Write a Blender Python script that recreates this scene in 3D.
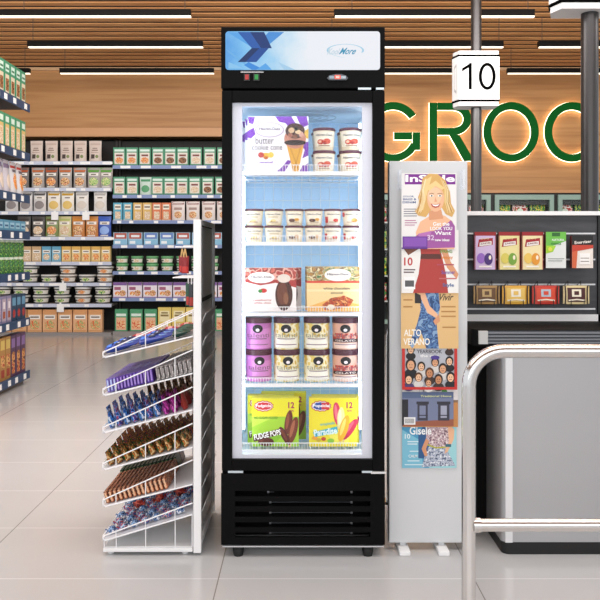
import bpy, math, random
from mathutils import Vector, Matrix
random.seed(7)
for o in list(bpy.data.objects): bpy.data.objects.remove(o)
scene = bpy.context.scene
COL = scene.collection

# ------------------------------------------------------------------ camera, world, lights, exposure
F = 762.0                      # focal length in pixels of the 600 px frame
EYE = 1.2                      # eye height
cam_data = bpy.data.cameras.new('camera'); cam = bpy.data.objects.new('camera', cam_data); COL.objects.link(cam)
cam_data.sensor_width = 36; cam_data.lens = F/600*36
cam_data.shift_x = 0.0; cam_data.shift_y = -50/600
cam_data.clip_start = 0.05; cam_data.clip_end = 100
cam.location = (0, 0, EYE); cam.rotation_euler = (math.pi/2, 0, 0)
scene.camera = cam

world = bpy.data.worlds.new('store_daylight'); scene.world = world; world.use_nodes = True
world.node_tree.nodes['Background'].inputs[0].default_value = (0.93, 0.96, 1.0, 1)
world.node_tree.nodes['Background'].inputs[1].default_value = 1.1

def area(name, loc, rot, sx, sy, power, color=(1, 1, 1)):
    l = bpy.data.lights.new(name, 'AREA'); l.shape = 'RECTANGLE'; l.size = sx; l.size_y = sy
    l.energy = power; l.color = color
    o = bpy.data.objects.new(name, l); COL.objects.link(o); o.location = loc; o.rotation_euler = rot
    return o
area('ceiling_light_bank_near', (0, 1.9, 3.45), (math.radians(3), 0, 0), 7, 2.2, 120, (1, 0.99, 0.98))
area('ceiling_light_bank_mid', (0, 4.6, 3.5), (math.radians(42), 0, 0), 9, 2.0, 330, (0.98, 0.99, 1.0))
area('added_ceiling_uplight', (0, 4.0, 2.95), (math.radians(148), 0, 0), 9, 1.6, 300, (1, 0.97, 0.93))  # uplight added out of view to brighten the slatted ceiling
area('camera_side_light', (0, -2.5, 2.2), (math.radians(80), 0, 0), 7, 2.5, 75, (1, 1, 1))  # unseen area light behind the camera, aimed into the store

scene.view_settings.view_transform = 'Standard'
scene.view_settings.look = 'None'
scene.view_settings.exposure = 0.0
scene.view_settings.gamma = 1.0
scene.view_settings.use_curve_mapping = False

# ------------------------------------------------------------------ measuring helpers
def X(px, d): return (px-300)*d/F
def Z(py, d): return EYE-(py-250)*d/F

# ------------------------------------------------------------------ materials
def lin(c): return c/12.92 if c <= 0.04045 else ((c+0.055)/1.055)**2.4
def rgb(h):
    h = h.lstrip('#'); return tuple(lin(int(h[i:i+2], 16)/255) for i in (0, 2, 4))+(1,)
_M = {}
def mat(h, rough=0.5, metal=0.0, emit=0.0, spec=0.5):
    k = (h, rough, metal, emit, spec)
    if k in _M: return _M[k]
    m = bpy.data.materials.new('surface_'+h); m.use_nodes = True
    b = m.node_tree.nodes['Principled BSDF']
    b.inputs['Base Color'].default_value = rgb(h); b.inputs['Roughness'].default_value = rough
    b.inputs['Metallic'].default_value = metal; b.inputs['Specular IOR Level'].default_value = spec
    if emit:
        b.inputs['Emission Color'].default_value = rgb(h); b.inputs['Emission Strength'].default_value = emit
    m.diffuse_color = rgb(h)
    _M[k] = m; return m
def speck(cols, scale=40, rough=0.5, detail=1.0, stretch=(1, 1, 1)):
    k = ('speck', tuple(cols), scale, rough, stretch)
    if k in _M: return _M[k]
    m = bpy.data.materials.new('printed_pattern'); m.use_nodes = True
    nt = m.node_tree; b = nt.nodes['Principled BSDF']; b.inputs['Roughness'].default_value = rough
    tc = nt.nodes.new('ShaderNodeTexCoord'); mp = nt.nodes.new('ShaderNodeMapping')
    mp.inputs['Scale'].default_value = stretch
    n = nt.nodes.new('ShaderNodeTexNoise'); n.inputs['Scale'].default_value = scale; n.inputs['Detail'].default_value = detail
    r = nt.nodes.new('ShaderNodeValToRGB'); r.color_ramp.interpolation = 'CONSTANT'
    e = r.color_ramp.elements
    N = len(cols)
    for i, c in enumerate(cols):
        p = 0.0 if i == 0 else 0.34+0.32*i/N
        if i < 2: e[i].position = p
        el = e[i] if i < 2 else e.new(p)
        el.color = rgb(c)
    nt.links.new(tc.outputs['Object'], mp.inputs[0]); nt.links.new(mp.outputs[0], n.inputs['Vector'])
    nt.links.new(n.outputs[0], r.inputs[0]); nt.links.new(r.outputs[0], b.inputs['Base Color'])
    _M[k] = m; return m
def node_mat(name, rough=0.5, metal=0.0):
    m = bpy.data.materials.new(name); m.use_nodes = True
    b = m.node_tree.nodes['Principled BSDF']; b.inputs['Roughness'].default_value = rough; b.inputs['Metallic'].default_value = metal
    return m, m.node_tree, b
def wood(name, c1, c2, stretch=(0.6, 6, 9), rough=0.45, scale=2.5):
    m, nt, b = node_mat(name, rough)
    tc = nt.nodes.new('ShaderNodeTexCoord'); mp = nt.nodes.new('ShaderNodeMapping'); mp.inputs['Scale'].default_value = stretch
    n = nt.nodes.new('ShaderNodeTexNoise'); n.inputs['Scale'].default_value = scale; n.inputs['Detail'].default_value = 6; n.inputs['Distortion'].default_value = 0.6
    r = nt.nodes.new('ShaderNodeValToRGB'); r.color_ramp.elements[0].position = 0.3; r.color_ramp.elements[1].position = 0.7
    r.color_ramp.elements[0].color = rgb(c1); r.color_ramp.elements[1].color = rgb(c2)
    nt.links.new(tc.outputs['Object'], mp.inputs[0]); nt.links.new(mp.outputs[0], n.inputs['Vector'])
    nt.links.new(n.outputs[0], r.inputs[0]); nt.links.new(r.outputs[0], b.inputs['Base Color'])
    return m
def brushed(name, col, rough=0.35, metal=0.9, stretch=(1, 1, 60)):
    m, nt, b = node_mat(name, rough, metal)
    tc = nt.nodes.new('ShaderNodeTexCoord'); mp = nt.nodes.new('ShaderNodeMapping'); mp.inputs['Scale'].default_value = stretch
    n = nt.nodes.new('ShaderNodeTexNoise'); n.inputs['Scale'].default_value = 6
    mr = nt.nodes.new('ShaderNodeMapRange'); mr.inputs['To Min'].default_value = rough-0.08; mr.inputs['To Max'].default_value = rough+0.1
    b.inputs['Base Color'].default_value = rgb(col)
    nt.links.new(tc.outputs['Object'], mp.inputs[0]); nt.links.new(mp.outputs[0], n.inputs['Vector'])
    nt.links.new(n.outputs[0], mr.inputs[0]); nt.links.new(mr.outputs[0], b.inputs['Roughness'])
    return m
def clear(name, gloss=0.05, tint=(1, 1, 1, 1)):
    m = bpy.data.materials.new(name); m.use_nodes = True; nt = m.node_tree; nt.nodes.clear()
    o = nt.nodes.new('ShaderNodeOutputMaterial'); t = nt.nodes.new('ShaderNodeBsdfTransparent'); t.inputs[0].default_value = tint
    g = nt.nodes.new('ShaderNodeBsdfGlossy'); g.inputs['Roughness'].default_value = 0.02
    mx = nt.nodes.new('ShaderNodeMixShader'); mx.inputs[0].default_value = gloss
    nt.links.new(t.outputs[0], mx.inputs[1]); nt.links.new(g.outputs[0], mx.inputs[2]); nt.links.new(mx.outputs[0], o.inputs[0])
    return m

BLACK = mat('#0a0a0b', 0.5, 0, 0, 0.08)
BLACK2 = mat('#161617', 0.55, 0, 0, 0.3)
WHITE = mat('#f2f2f2', 0.4)
WHITEWIRE = mat('#f6f6f8', 0.35)
CHROME = mat('#d8d6d4', 0.16, 1.0)
PANEL_GREY = mat('#d9dadc', 0.45)
RAIL_BLUE = mat('#7288b4', 0.45)
RAIL_NAVY = mat('#3f5f95', 0.45)
RAIL_PALE = mat('#b9c3dc', 0.45)
TAG = mat('#f4f4f2', 0.5)
SHELF_DARK = mat('#2b2724', 0.6)
GLASS = clear('freezer_door_glass', 0.012)
ACRYLIC = clear('clear_acrylic', 0.12, (0.97, 0.98, 1, 1))

# ------------------------------------------------------------------ mesh helpers
class MB:
    def __init__(s): s.v = []; s.f = []; s.m = []; s.sm = []; s.mats = []
    def mi(s, m):
        if m not in s.mats: s.mats.append(m)
        return s.mats.index(m)
    def face(s, pts, m, smooth=False):
        n = len(s.v); s.v += [tuple(p) for p in pts]; s.f.append(tuple(range(n, n+len(pts)))); s.m.append(s.mi(m)); s.sm.append(smooth)
    def mesh(s, vs, fs, m, smooth=False):
        n = len(s.v); s.v += [tuple(p) for p in vs]; k = s.mi(m)
        for f in fs: s.f.append(tuple(i+n for i in f)); s.m.append(k); s.sm.append(smooth)
    def box(s, x0, x1, y0, y1, z0, z1, m):
        vs = [(x, y, z) for z in (z0, z1) for y in (y0, y1) for x in (x0, x1)]
        s.mesh(vs, [(0, 2, 3, 1), (4, 5, 7, 6), (0, 1, 5, 4), (2, 6, 7, 3), (0, 4, 6, 2), (1, 3, 7, 5)], m); return s
    def tube(s, path, r, m, n=10, closed_ends=True):
        path = [Vector(p) for p in path]; rings = []; up = None
        for i, p in enumerate(path):
            t = (path[min(i+1, len(path)-1)]-path[max(i-1, 0)]).normalized()
            if up is None:
                up = Vector((0, 0, 1)) if abs(t.z) < 0.9 else Vector((0, 1, 0))
            a = t.cross(up)
            if a.length < 1e-6: a = t.cross(Vector((1, 0, 0)))
            a.normalize(); b = a.cross(t).normalized(); up = b
            rings.append([p+a*r*math.cos(2*math.pi*k/n)+b*r*math.sin(2*math.pi*k/n) for k in range(n)])
        vs = [q for R in rings for q in R]; fs = []
        for i in range(len(path)-1):
            for k in range(n): fs.append((i*n+k, i*n+(k+1) % n, (i+1)*n+(k+1) % n, (i+1)*n+k))
        s.mesh(vs, fs, m, True)
        if closed_ends: s.face(rings[0][::-1], m); s.face(rings[-1], m)
        return s
    def wire(s, a, b, r, m): return s.tube([a, b], r, m, 5)
    def lathe(s, prof, m, n=28, c=(0, 0, 0)):
        vs = []; fs = []
        for r, z in prof:
            for k in range(n): vs.append((c[0]+r*math.cos(2*math.pi*k/n), c[1]+r*math.sin(2*math.pi*k/n), c[2]+z))
        for i in range(len(prof)-1):
            for k in range(n): fs.append((i*n+k, i*n+(k+1) % n, (i+1)*n+(k+1) % n, (i+1)*n+k))
        s.mesh(vs, fs, m, True)
        s.face([vs[k] for k in range(n)][::-1], m); s.face([vs[(len(prof)-1)*n+k] for k in range(n)], m)
        return s
    def prism(s, poly, y0, y1, m):          # poly in (x, z), extruded along y
        n = len(poly)
        s.mesh([(x, y0, z) for x, z in poly]+[(x, y1, z) for x, z in poly],
               [tuple(range(n)), tuple(range(2*n-1, n-1, -1))]+[(i, i+n, (i+1) % n+n, (i+1) % n) for i in range(n)], m); return s
    def data(s, name):
        me = bpy.data.meshes.new(name); me.from_pydata(s.v, [], s.f)
        for m in s.mats: me.materials.append(m)
        me.polygons.foreach_set('material_index', s.m); me.polygons.foreach_set('use_smooth', s.sm); me.update()
        return me
    def build(s, name, parent=None, loc=(0, 0, 0), bevel=0):
        """verts are in world space when a parent is given; loc shifts a parentless one"""
        if parent is not None:
            L = Vector(parent.get('base', (0, 0, 0)))
            s.v = [tuple(Vector(p)-L) for p in s.v]
        o = bpy.data.objects.new(name, s.data(name)); COL.objects.link(o)
        if parent is not None:
            o.parent = parent; o['base'] = tuple(parent.get('base', (0, 0, 0)))
            BASED.append(o)
        else: o.location = loc
        if bevel:
            b = o.modifiers.new('edge', 'BEVEL'); b.width = bevel; b.segments = 2; b.limit_method = 'ANGLE'
        return o
BASED = []
def thing(name, label, cat, loc=(0, 0, 0), group=None):
    o = bpy.data.objects.new(name, None); COL.objects.link(o); o.location = loc; o.empty_display_size = 0.1
    o['base'] = tuple(loc); BASED.append(o)
    return tag(o, label, cat, group)
def tag(o, label, cat, group=None):
    o['label'] = label; o['category'] = cat
    if group: o['group'] = group
    return o
def struct(mb, name, bevel=0):
    o = mb.build(name, bevel=bevel); o['kind'] = 'structure'; return o
def copy_tree(o, parent=None):
    c = o.copy(); COL.objects.link(c)
    if parent is not None: c.parent = parent
    for ch in o.children: copy_tree(ch, c)
    return c
class Proto:
    """first use places the original, later uses place copies (with their parts)"""
    def __init__(s, o): s.o = o; s.used = False
    def put(s, loc, rot=(0, 0, 0), label=None, cat=None, group=None, scale=None):
        o = copy_tree(s.o) if s.used else s.o
        s.used = True
        o.location = loc; o.rotation_euler = rot
        if scale: o.scale = scale
        if 'group' in o and not group: del o['group']
        tag(o, label, cat, group); return o

# text -> flat polygons
_T = {}
def glyphs(t, bold=0.0):
    k = (t, bold)
    if k not in _T:
        c = bpy.data.curves.new('glyph', 'FONT'); c.body = t; c.resolution_u = 3; c.offset = bold
        o = bpy.data.objects.new('glyph', c); COL.objects.link(o)
        bpy.context.view_layer.update()
        me = o.evaluated_get(bpy.context.evaluated_depsgraph_get()).to_mesh()
        vs = [(v.co.x, v.co.y) for v in me.vertices]; fs = [tuple(p.vertices) for p in me.polygons]
        bpy.data.objects.remove(o); bpy.data.curves.remove(c)
        x0 = min(v[0] for v in vs); x1 = max(v[0] for v in vs); y0 = min(v[1] for v in vs); y1 = max(v[1] for v in vs)
        _T[k] = ([((x-x0)/(x1-x0), (y-y0)/(y1-y0)) for x, y in vs], fs, (x1-x0)/(y1-y0))
    return _T[k]

def plane_surf(o, U, V, W, H):
    o = Vector(o); U = Vector(U).normalized(); V = Vector(V).normalized(); N = U.cross(V)
    return lambda u, v, off: o+U*(u*W)+V*(v*H)+N*off
def art(mb, S, shapes, eps=0.0004, curved=False, base=0):
    """printed shapes on a surface S(u, v, offset), later shapes on top"""
    for i, sh in enumerate(shapes):
        off = eps*(base+i+1); k = sh[0]; m = sh[-1]
        if isinstance(m, str): m = mat(m, 0.5)
        if k == 'r':
            u0, v0, u1, v1 = sh[1:5]; n = 8 if curved else 1; q = 4 if curved else 1
            vs = [S(u0+(u1-u0)*a/n, v0+(v1-v0)*b/q, off) for b in range(q+1) for a in range(n+1)]
            mb.mesh(vs, [(b*(n+1)+a, b*(n+1)+a+1, (b+1)*(n+1)+a+1, (b+1)*(n+1)+a) for b in range(q) for a in range(n)], m, curved)
        elif k == 'e':
            cu, cv, ru, rv = sh[1:5]; rot = sh[5] if len(sh) > 6 else 0
            n = 20; R = 3 if curved else 1
            vs = [S(cu, cv, off)]
            for j in range(1, R+1):
                for a in range(n):
                    t = 2*math.pi*a/n; x = ru*j/R*math.cos(t); y = rv*j/R*math.sin(t)
                    vs.append(S(cu+x*math.cos(rot)-y*math.sin(rot), cv+x*math.sin(rot)+y*math.cos(rot), off))
            fs = [(0, 1+a, 1+(a+1) % n) for a in range(n)]
            for j in range(1, R):
                fs += [(1+(j-1)*n+a, 1+j*n+a, 1+j*n+(a+1) % n, 1+(j-1)*n+(a+1) % n) for a in range(n)]
            mb.mesh(vs, fs, m)
        elif k == 'p': mb.face([S(u, v, off) for u, v in sh[1]], m)
        elif k == 't':
            t, cu, cv, w, h = sh[1:6]; opt = sh[6] if len(sh) > 7 else {}
            vs, fs, asp = glyphs(t, opt.get('bold', 0.02)); ro = opt.get('rot', 0); sk = opt.get('skew', 0)
            out = []
            for x, y in vs:
                a = (x-0.5)*w+sk*(y-0.5)*h; b = (y-0.5)*h
                if opt.get('arc'): b += opt['arc']*(1-(2*x-1)**2)
                out.append(S(cu+a*math.cos(ro)-b*math.sin(ro), cv+a*math.sin(ro)+b*math.cos(ro), off))
            mb.mesh(out, fs, m)
        elif k == 'l':
            pts, w = sh[1], sh[2]
            for (a, b), (c, d) in zip(pts, pts[1:]):
                L = math.hypot(c-a, d-b) or 1; nx, ny = -(d-b)/L*w/2, (c-a)/L*w/2
                mb.face([S(a-nx, b-ny, off), S(c-nx, d-ny, off), S(c+nx, d+ny, off), S(a+nx, b+ny, off)], m)

# ------------------------------------------------------------------ package makers (base centre at origin, front towards -y)
def carton(w, h, t, base, shapes=(), side=None, eps=0.0004):
    mb = MB(); m = mat(base, 0.45) if isinstance(base, str) else base
    mb.box(-w/2, w/2, -t/2, t/2, 0, h, m)
    art(mb, plane_surf((-w/2, -t/2, 0), (1, 0, 0), (0, 0, 1), w, h), shapes, eps)
    if side: art(mb, plane_surf((w/2, -t/2, 0), (0, 1, 0), (0, 0, 1), t, h), side, eps); art(mb, plane_surf((-w/2, t/2, 0), (0, -1, 0), (0, 0, 1), t, h), side, eps)
    return mb
def bag(w, h, t, base, shapes=(), nx=8, nz=8, crimp=0.1):
    """pillow or stand-up bag with a pinched top seal"""
    mb = MB(); m = mat(base, 0.38) if isinstance(base, str) else base
    def depth(u, v):
        e = (1-abs(2*u-1)**3)
        vv = min(1, max(0, (1-crimp-v)/(0.9-crimp))) if v < 1-crimp else 0
        return t/2*max(0.04, e*(vv**0.5))*(0.75+0.25*min(1, v*5))
    def half(v): return w/2*(1-0.04*math.sin(math.pi*v))
    def P(u, v, s, off=0): return Vector(((2*u-1)*half(v), -s*(depth(u, v)+off), v*h))
    for s in (1, -1):
        vs = [P(a/nx, b/nz, s) for b in range(nz+1) for a in range(nx+1)]
        fs = [(b*(nx+1)+a, b*(nx+1)+a+1, (b+1)*(nx+1)+a+1, (b+1)*(nx+1)+a) for b in range(nz) for a in range(nx)]
        mb.mesh(vs, fs if s == 1 else [f[::-1] for f in fs], m, True)
    mb.mesh([P(a/nx, 0, 1) for a in range(nx+1)]+[P(a/nx, 0, -1) for a in range(nx+1)], [(a, nx+1+a, nx+2+a, a+1) for a in range(nx)], m)
    for u in (0, 1):
        mb.mesh([P(u, b/nz, 1) for b in range(nz+1)]+[P(u, b/nz, -1) for b in range(nz+1)], [(b, b+1, nz+2+b, nz+1+b) for b in range(nz)], m)
    art(mb, lambda u, v, off: P(u, v, 1, off), shapes, 0.0008, True)
    return mb
def cyl_surf(r0, r1, h, off0=0.0015):
    def S(u, v, off):
        r = r0+(r1-r0)*v+off+off0; a = (u-0.5)*math.pi*0.9
        return Vector((r*math.sin(a), -r*math.cos(a), v*h))
    return S

ORD = ['first', 'second', 'third', 'fourth', 'fifth', 'sixth', 'seventh', 'eighth', 'ninth', 'tenth', 'eleventh', 'twelfth', 'thirteenth', 'fourteenth', 'fifteenth', 'sixteenth']
def nth(i, n):
    if i == 0: return 'leftmost'
    if i == n-1: return 'rightmost'
    return ORD[i]+' from left'

# ================================================================== SETTING
BACK = 10.8
CEIL = Z(68, BACK)
# floor
m, nt, b = node_mat('polished_floor_tile', 0.17)
b.inputs['Specular IOR Level'].default_value = 0.5
tc = nt.nodes.new('ShaderNodeTexCoord'); sep = nt.nodes.new('ShaderNodeSeparateXYZ'); nt.links.new(tc.outputs['Object'], sep.inputs[0])
def grout(axis, pitch, phase, width):
    a = nt.nodes.new('ShaderNodeMath'); a.operation = 'ADD'; a.inputs[1].default_value = -phase+100*pitch; nt.links.new(sep.outputs[axis], a.inputs[0])
    c = nt.nodes.new('ShaderNodeMath'); c.operation = 'MODULO'; c.inputs[1].default_value = pitch; nt.links.new(a.outputs[0], c.inputs[0])
    d = nt.nodes.new('ShaderNodeMath'); d.operation = 'LESS_THAN'; d.inputs[1].default_value = width; nt.links.new(c.outputs[0], d.inputs[0])
    return d
gx = grout(0, 0.933, -0.30, 0.0045); gy = grout(1, 0.508, 2.779, 0.005)
n = nt.nodes.new('ShaderNodeTexNoise'); n.inputs['Scale'].default_value = 1.2; n.inputs['Detail'].default_value = 4; nt.links.new(tc.outputs['Object'], n.inputs['Vector'])
r = nt.nodes.new('ShaderNodeValToRGB'); r.color_ramp.elements[0].color = rgb('#b9b9ba'); r.color_ramp.elements[1].color = rgb('#c9c9c9'); nt.links.new(n.outputs[0], r.inputs[0])
m1 = nt.nodes.new('ShaderNodeMix'); m1.data_type = 'RGBA'; nt.links.new(gy.outputs[0], m1.inputs[0]); nt.links.new(r.outputs[0], m1.inputs[6]); m1.inputs[7].default_value = rgb('#dededf')
m2 = nt.nodes.new('ShaderNodeMix'); m2.data_type = 'RGBA'; nt.links.new(gx.outputs[0], m2.inputs[0]); nt.links.new(m1.outputs[2], m2.inputs[6]); m2.inputs[7].default_value = rgb('#8d8986')
nt.links.new(m2.outputs[2], b.inputs['Base Color'])
FLOOR_M = m
struct(MB().box(-7, 7, -3, 12, -0.1, 0, FLOOR_M), 'floor')
# ceiling of timber slats under a dark void
SLAT = wood('ceiling_slat_timber', '#a86e3c', '#c99058', (0.5, 3, 3), 0.5, 2.0)
SLAT_D = mat('#3a2010', 0.7)
mb = MB(); mb.box(-7, 7, -3, BACK+0.6, CEIL+0.0125, CEIL+0.15, SLAT_D)
y = -2.9
while y < BACK-0.05:
    mb.box(-7, 7, y, min(y+0.10, BACK-0.02), CEIL, CEIL+0.012, SLAT); y += 0.187
struct(mb, 'ceiling')
WALLW = wood('back_wall_timber', '#a4713f', '#bb8953', (0.3, 3, 7), 0.5, 2.6)
TRIMW = mat('#c49060', 0.45)
# upper wall: left soffit, right sign wall
mb = MB()
zl = Z(134, BACK); zr = Z(192, BACK)
mb.box(-6, -0.3, BACK, BACK+0.6, zl, CEIL+0.1, WALLW)
mb.box(-0.3, 6, BACK, BACK+0.6, zr, CEIL+0.1, WALLW)
mb.box(-6, 6, BACK+0.6, BACK+0.7, 0, CEIL+0.1, mat('#1d1b1a', 0.8))
struct(mb, 'wall_back')
struct(MB().box(-6, -0.3, BACK-0.06, BACK-0.001, Z(137, BACK), Z(128.5, BACK), TRIMW), 'trim_1')
struct(MB().box(-0.29, 6, BACK-0.03, BACK-0.001, Z(193, BACK), Z(190, BACK), TRIMW), 'trim_2')
struct(MB().box(-6, 6, BACK-0.05, BACK-0.001, CEIL-0.04, CEIL-0.002, mat('#cfa67c', 0.4)), 'trim_3')

# ------------------------------------------------------------------ hanging linear lamps
LAMP_LIT = mat('#fff0d8', 0.5, 0, 1.1)
def linear_lamp(px0, px1, top, d, wires, label):
    x0, x1 = X(px0, d), X(px1, d); zt = Z(top, d)
    t = thing('linear_pendant_lamp', label, 'ceiling lamp', ((x0+x1)/2, d, zt), 'black linear lamps under the slatted ceiling')
    MB().box(x0, x1, d-0.03, d+0.03, zt-0.06, zt, mat('#0e0b0a', 0.5, 0, 0, .1)).build('housing', t)
    MB().box(x0+0.01, x1, d-0.02, d+0.02, zt-0.072, zt-0.0602, LAMP_LIT).build('diffuser', t)
    for w in wires:
        MB().tube([(X(w, d), d, zt), (X(w, d), d, CEIL+0.02)], 0.004, mat('#4a3a30', 0.5), 5).build('suspension_wire', t)
r1, r2, r3 = 7.35, 8.44, 9.69
G = 'long black pendant lamp with lit white underside, '
linear_lamp(-9, 191, 10, r1, (33-9, 185), G+'top row at left')
linear_lamp(334, 534, 10, r1, (352, 528), G+'top row above and right of freezer')
linear_lamp(573, 773, 10, r1, (580,), G+'top row at right edge')
linear_lamp(28, 203, 41.5, r2, (33, 198), G+'middle row at left')
linear_lamp(326, 503, 41.5, r2, (332, 499), G+'middle row right of freezer')
linear_lamp(538, 715, 41.5, r2, (542,), G+'middle row at right edge')
linear_lamp(-124, 30, 68.5, r3, (25,), G+'lowest row, cut by left shelving')
linear_lamp(60, 214, 68.5, r3, (65, 209), G+'lowest row left of freezer')
linear_lamp(322, 476, 68.5, r3, (328, 468), G+'lowest row behind lane number sign')
linear_lamp(507, 661, 68.5, r3, (511, 655), G+'lowest row at right edge')

# ------------------------------------------------------------------ wall letters
GREEN = mat('#045c1e', 0.6, 0, 0, 0.1)
HALO = mat('#fff0cc', 0.5, 0, 3.5)
def ring(out, cx, cy, rx, ry, t, a0, a1, n=36):
    for i in range(n):
        p, q = math.radians(a0+(a1-a0)*i/n), math.radians(a0+(a1-a0)*(i+1)/n)
        out.append([(cx+rx*math.cos(p), cy-ry*math.sin(p)), (cx+rx*math.cos(q), cy-ry*math.sin(q)), (cx+(rx-t)*math.cos(q), cy-(ry-t)*math.sin(q)), (cx+(rx-t)*math.cos(p), cy-(ry-t)*math.sin(p))])
def letter_polys(ch, g=0.0):
    """stroke polygons of a plain sans letter; g thickens every stroke"""
    P = []; T = 7.4+2*g
    def bar(x0, y0, x1, y1): P.append([(x0-g, y1+g), (x1+g, y1+g), (x1+g, y0-g), (x0-g, y0-g)])
    if ch == 'O': ring(P, 511, 132, 27.5+g, 29.8+g, T, 0, 360, 48)
    if ch == 'C': ring(P, 572, 132, 27.5+g, 29.8+g, T, 38-g, 322+g, 44)
    if ch == 'G': ring(P, 393, 132, 28+g, 29.8+g, T, 36-g, 331, 44); bar(412.6, 132.5, 420, 150); bar(394, 132.5, 412, 139.6)
    if ch == 'R':
        bar(429.5, 103, 437, 161); bar(437.4, 103, 454, 110); bar(437.4, 128, 454, 135); ring(P, 454, 119, 17+g, 16+g, T, -90, 90, 20)
        P.append([(464-g, 161+g), (474+g, 161+g), (459+g, 135), (449.5-g, 135)])
    return P
for ch, x0, x1 in (('G', 365, 420), ('R', 429, 474), ('O', 484, 538), ('C', 545, 597)):
    t = thing('wall_letter', f'green halo-lit letter {ch} on the wooden back wall', 'wall letter', (X((x0+x1)/2, BACK), BACK-0.06, Z(161, BACK)), 'big green letters on the back wall')
    for nm, g, ya, yb, mm in (('letter_face', 0.0, BACK-0.1, BACK-0.065, GREEN), ('backlight', 0.45, BACK-0.064, BACK-0.05, HALO)):
        mb = MB()
        PL = letter_polys(ch, g)
        for q, poly in enumerate(PL):
            lift = .002*(q-len(PL)+3) if ch == 'G' and q >= len(PL)-2 else (.002 if ch == 'R' and q == len(PL)-1 else 0)
            mb.prism([(X(a, BACK-.08), Z(b_, BACK-.08)) for a, b_ in poly], ya-lift, yb+lift*.3, mm)
        mb.build(nm, t)

# ================================================================== BACK SHELVING
SF = 10.72                                      # shelf front distance
SD = 0.42
def shelving(name, label, px0, px1, edges, railm, first_open, tags_seed, thick=3.2):
    x0, x1 = X(px0, SF), X(px1, SF)
    t = thing('shelving_unit', label, 'shelving', ((x0+x1)/2, SF+0.2, 0), 'shelving bays along the back wall')
    top = Z(137, SF)
    MB().box(x0, x1, SF+SD, SF+SD+0.03, 0.0, top, mat('#25211f', 0.7)).build('back_panel', t)
    for s in (x0, x1-0.03): MB().box(s, s+0.03, SF+SD-0.06, SF+SD-0.001, 0, top, SHELF_DARK).build('upright', t)
    rnd = random.Random(tags_seed)
    for i, e in enumerate(edges):
        z = Z(e, SF)
        if i == len(edges)-1:
            MB().box(x0+0.002, x1-0.002, SF, SF+SD-0.062, 0.0, z, mat('#8f8a88', 0.5)).build('base_deck', t)
            continue
        sh = MB().box(x0+0.002, x1-0.002, SF+0.012, SF+SD-0.062, z-0.03, z, mat('#8a8481', 0.5)).build('shelf', t)
        MB().box(x0+0.002, x1-0.002, SF, SF+0.0118, z-thick/71, z+0.004, railm).build('price_rail', sh)
        x = x0+0.05+rnd.random()*0.1
        while x < x1-0.1:
            w = rnd.choice([0.06, 0.09, 0.14]); MB().box(x, x+w, SF-0.003, SF-0.0005, z-thick/71+0.006, z-0.003, TAG).build('price_tag', sh); x += w+rnd.uniform(0.06, 0.3)
    return t
E1 = [161.5, 188, 211.5, 237, 262, 283, 304, 332.5]
E2 = [165.5, 195, 220.5, 245, 271.5, 298, 331.5]
shelving('left', 'dark shelving bay with pale shelf edges, at left of back wall', -30, 111.5, E1, mat('#c3cadc', 0.45), 0, 3)
shelving('right', 'dark shelving bay with blue shelf edges, between rack and freezer', 112.5, 250, E2, mat('#7c8fba', 0.45), 0, 5)
BAYL = 'left back bay'; BAYR = 'right back bay'
SHN1 = ['top', 'second', 'third', 'fourth', 'fifth', 'sixth', 'seventh', 'bottom']
SHN2 = ['top', 'second', 'third', 'fourth', 'fifth', 'sixth', 'bottom']

def row(protos, spans, e, nm, cat, shname, bay, layers=1, ytop=None, y=SF+0.09, group=None, hgap=0.0):
    """spans: (px0, px1, proto key); protos: key -> (Proto, w, h, colour words)"""
    n = len(spans)
    for i, (a, b2, k) in enumerate(spans):
        P, w, h, words = protos[k]
        cx = X((a+b2)/2, y-0.05); z = Z(e, SF)+0.001
        for L in range(layers if isinstance(layers, int) else layers[i]):
            nl = layers if isinstance(layers, int) else layers[i]
            pre = '' if nl == 1 else ('upper ' if L else 'lower ')
            lab = f'{pre}{words}, {nth(i, n)}, {shname} shelf, {bay}'
            P.put((cx, y, z+L*(h+0.002)), (0, 0, random.uniform(-0.03, 0.03)), lab, cat, group or f'{cat}s on {shname} shelf of {bay}')
def mk(name, mb): return Proto(mb.build(name))
FOOD = speck(['#8c4a22', '#e9b35c', '#f0dcb8', '#c9572c'], 60)
FOODL = speck(['#e6d3b4', '#c99a68', '#f3e8d6'], 60)
FOODD = speck(['#2c1d16', '#7a3f22', '#c88a4b', '#3e2a20'], 60)
FOODG = speck(['#3b8a3e', '#d8e8a0', '#8ab84a', '#e9d9b0'], 50)
FOODO = speck(['#e08033', '#f7c27a', '#c94b22', '#f4e1b4'], 40)
ps = 71.2
# --- left bay row 1: paper bags
W = 12.5/ps; H = 21.5/ps
p = mk('paper_food_bag', bag(W, H, 0.1, '#dccbbf', [('r', .08, .8, .92, .9, '#cdb8aa'), ('r', .25, .52, .75, .57, '#8d7568'), ('r', .3, .62, .7, .66, '#8d7568'), ('r', .2, .15, .5, .35, '#4a3a34'), ('e', .68, .25, .12, .08, '#7b8a50'), ('r', .2, .42, .8, .45, '#b59c8e')]))
row({0: (p, W, H, 'beige paper flour bag')}, [(29, 42, 0), (44, 57, 0), (59, 72, 0), (73, 86, 0), (88, 101, 0)], E1[0], '', 'bag', 'top', BAYL)
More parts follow.
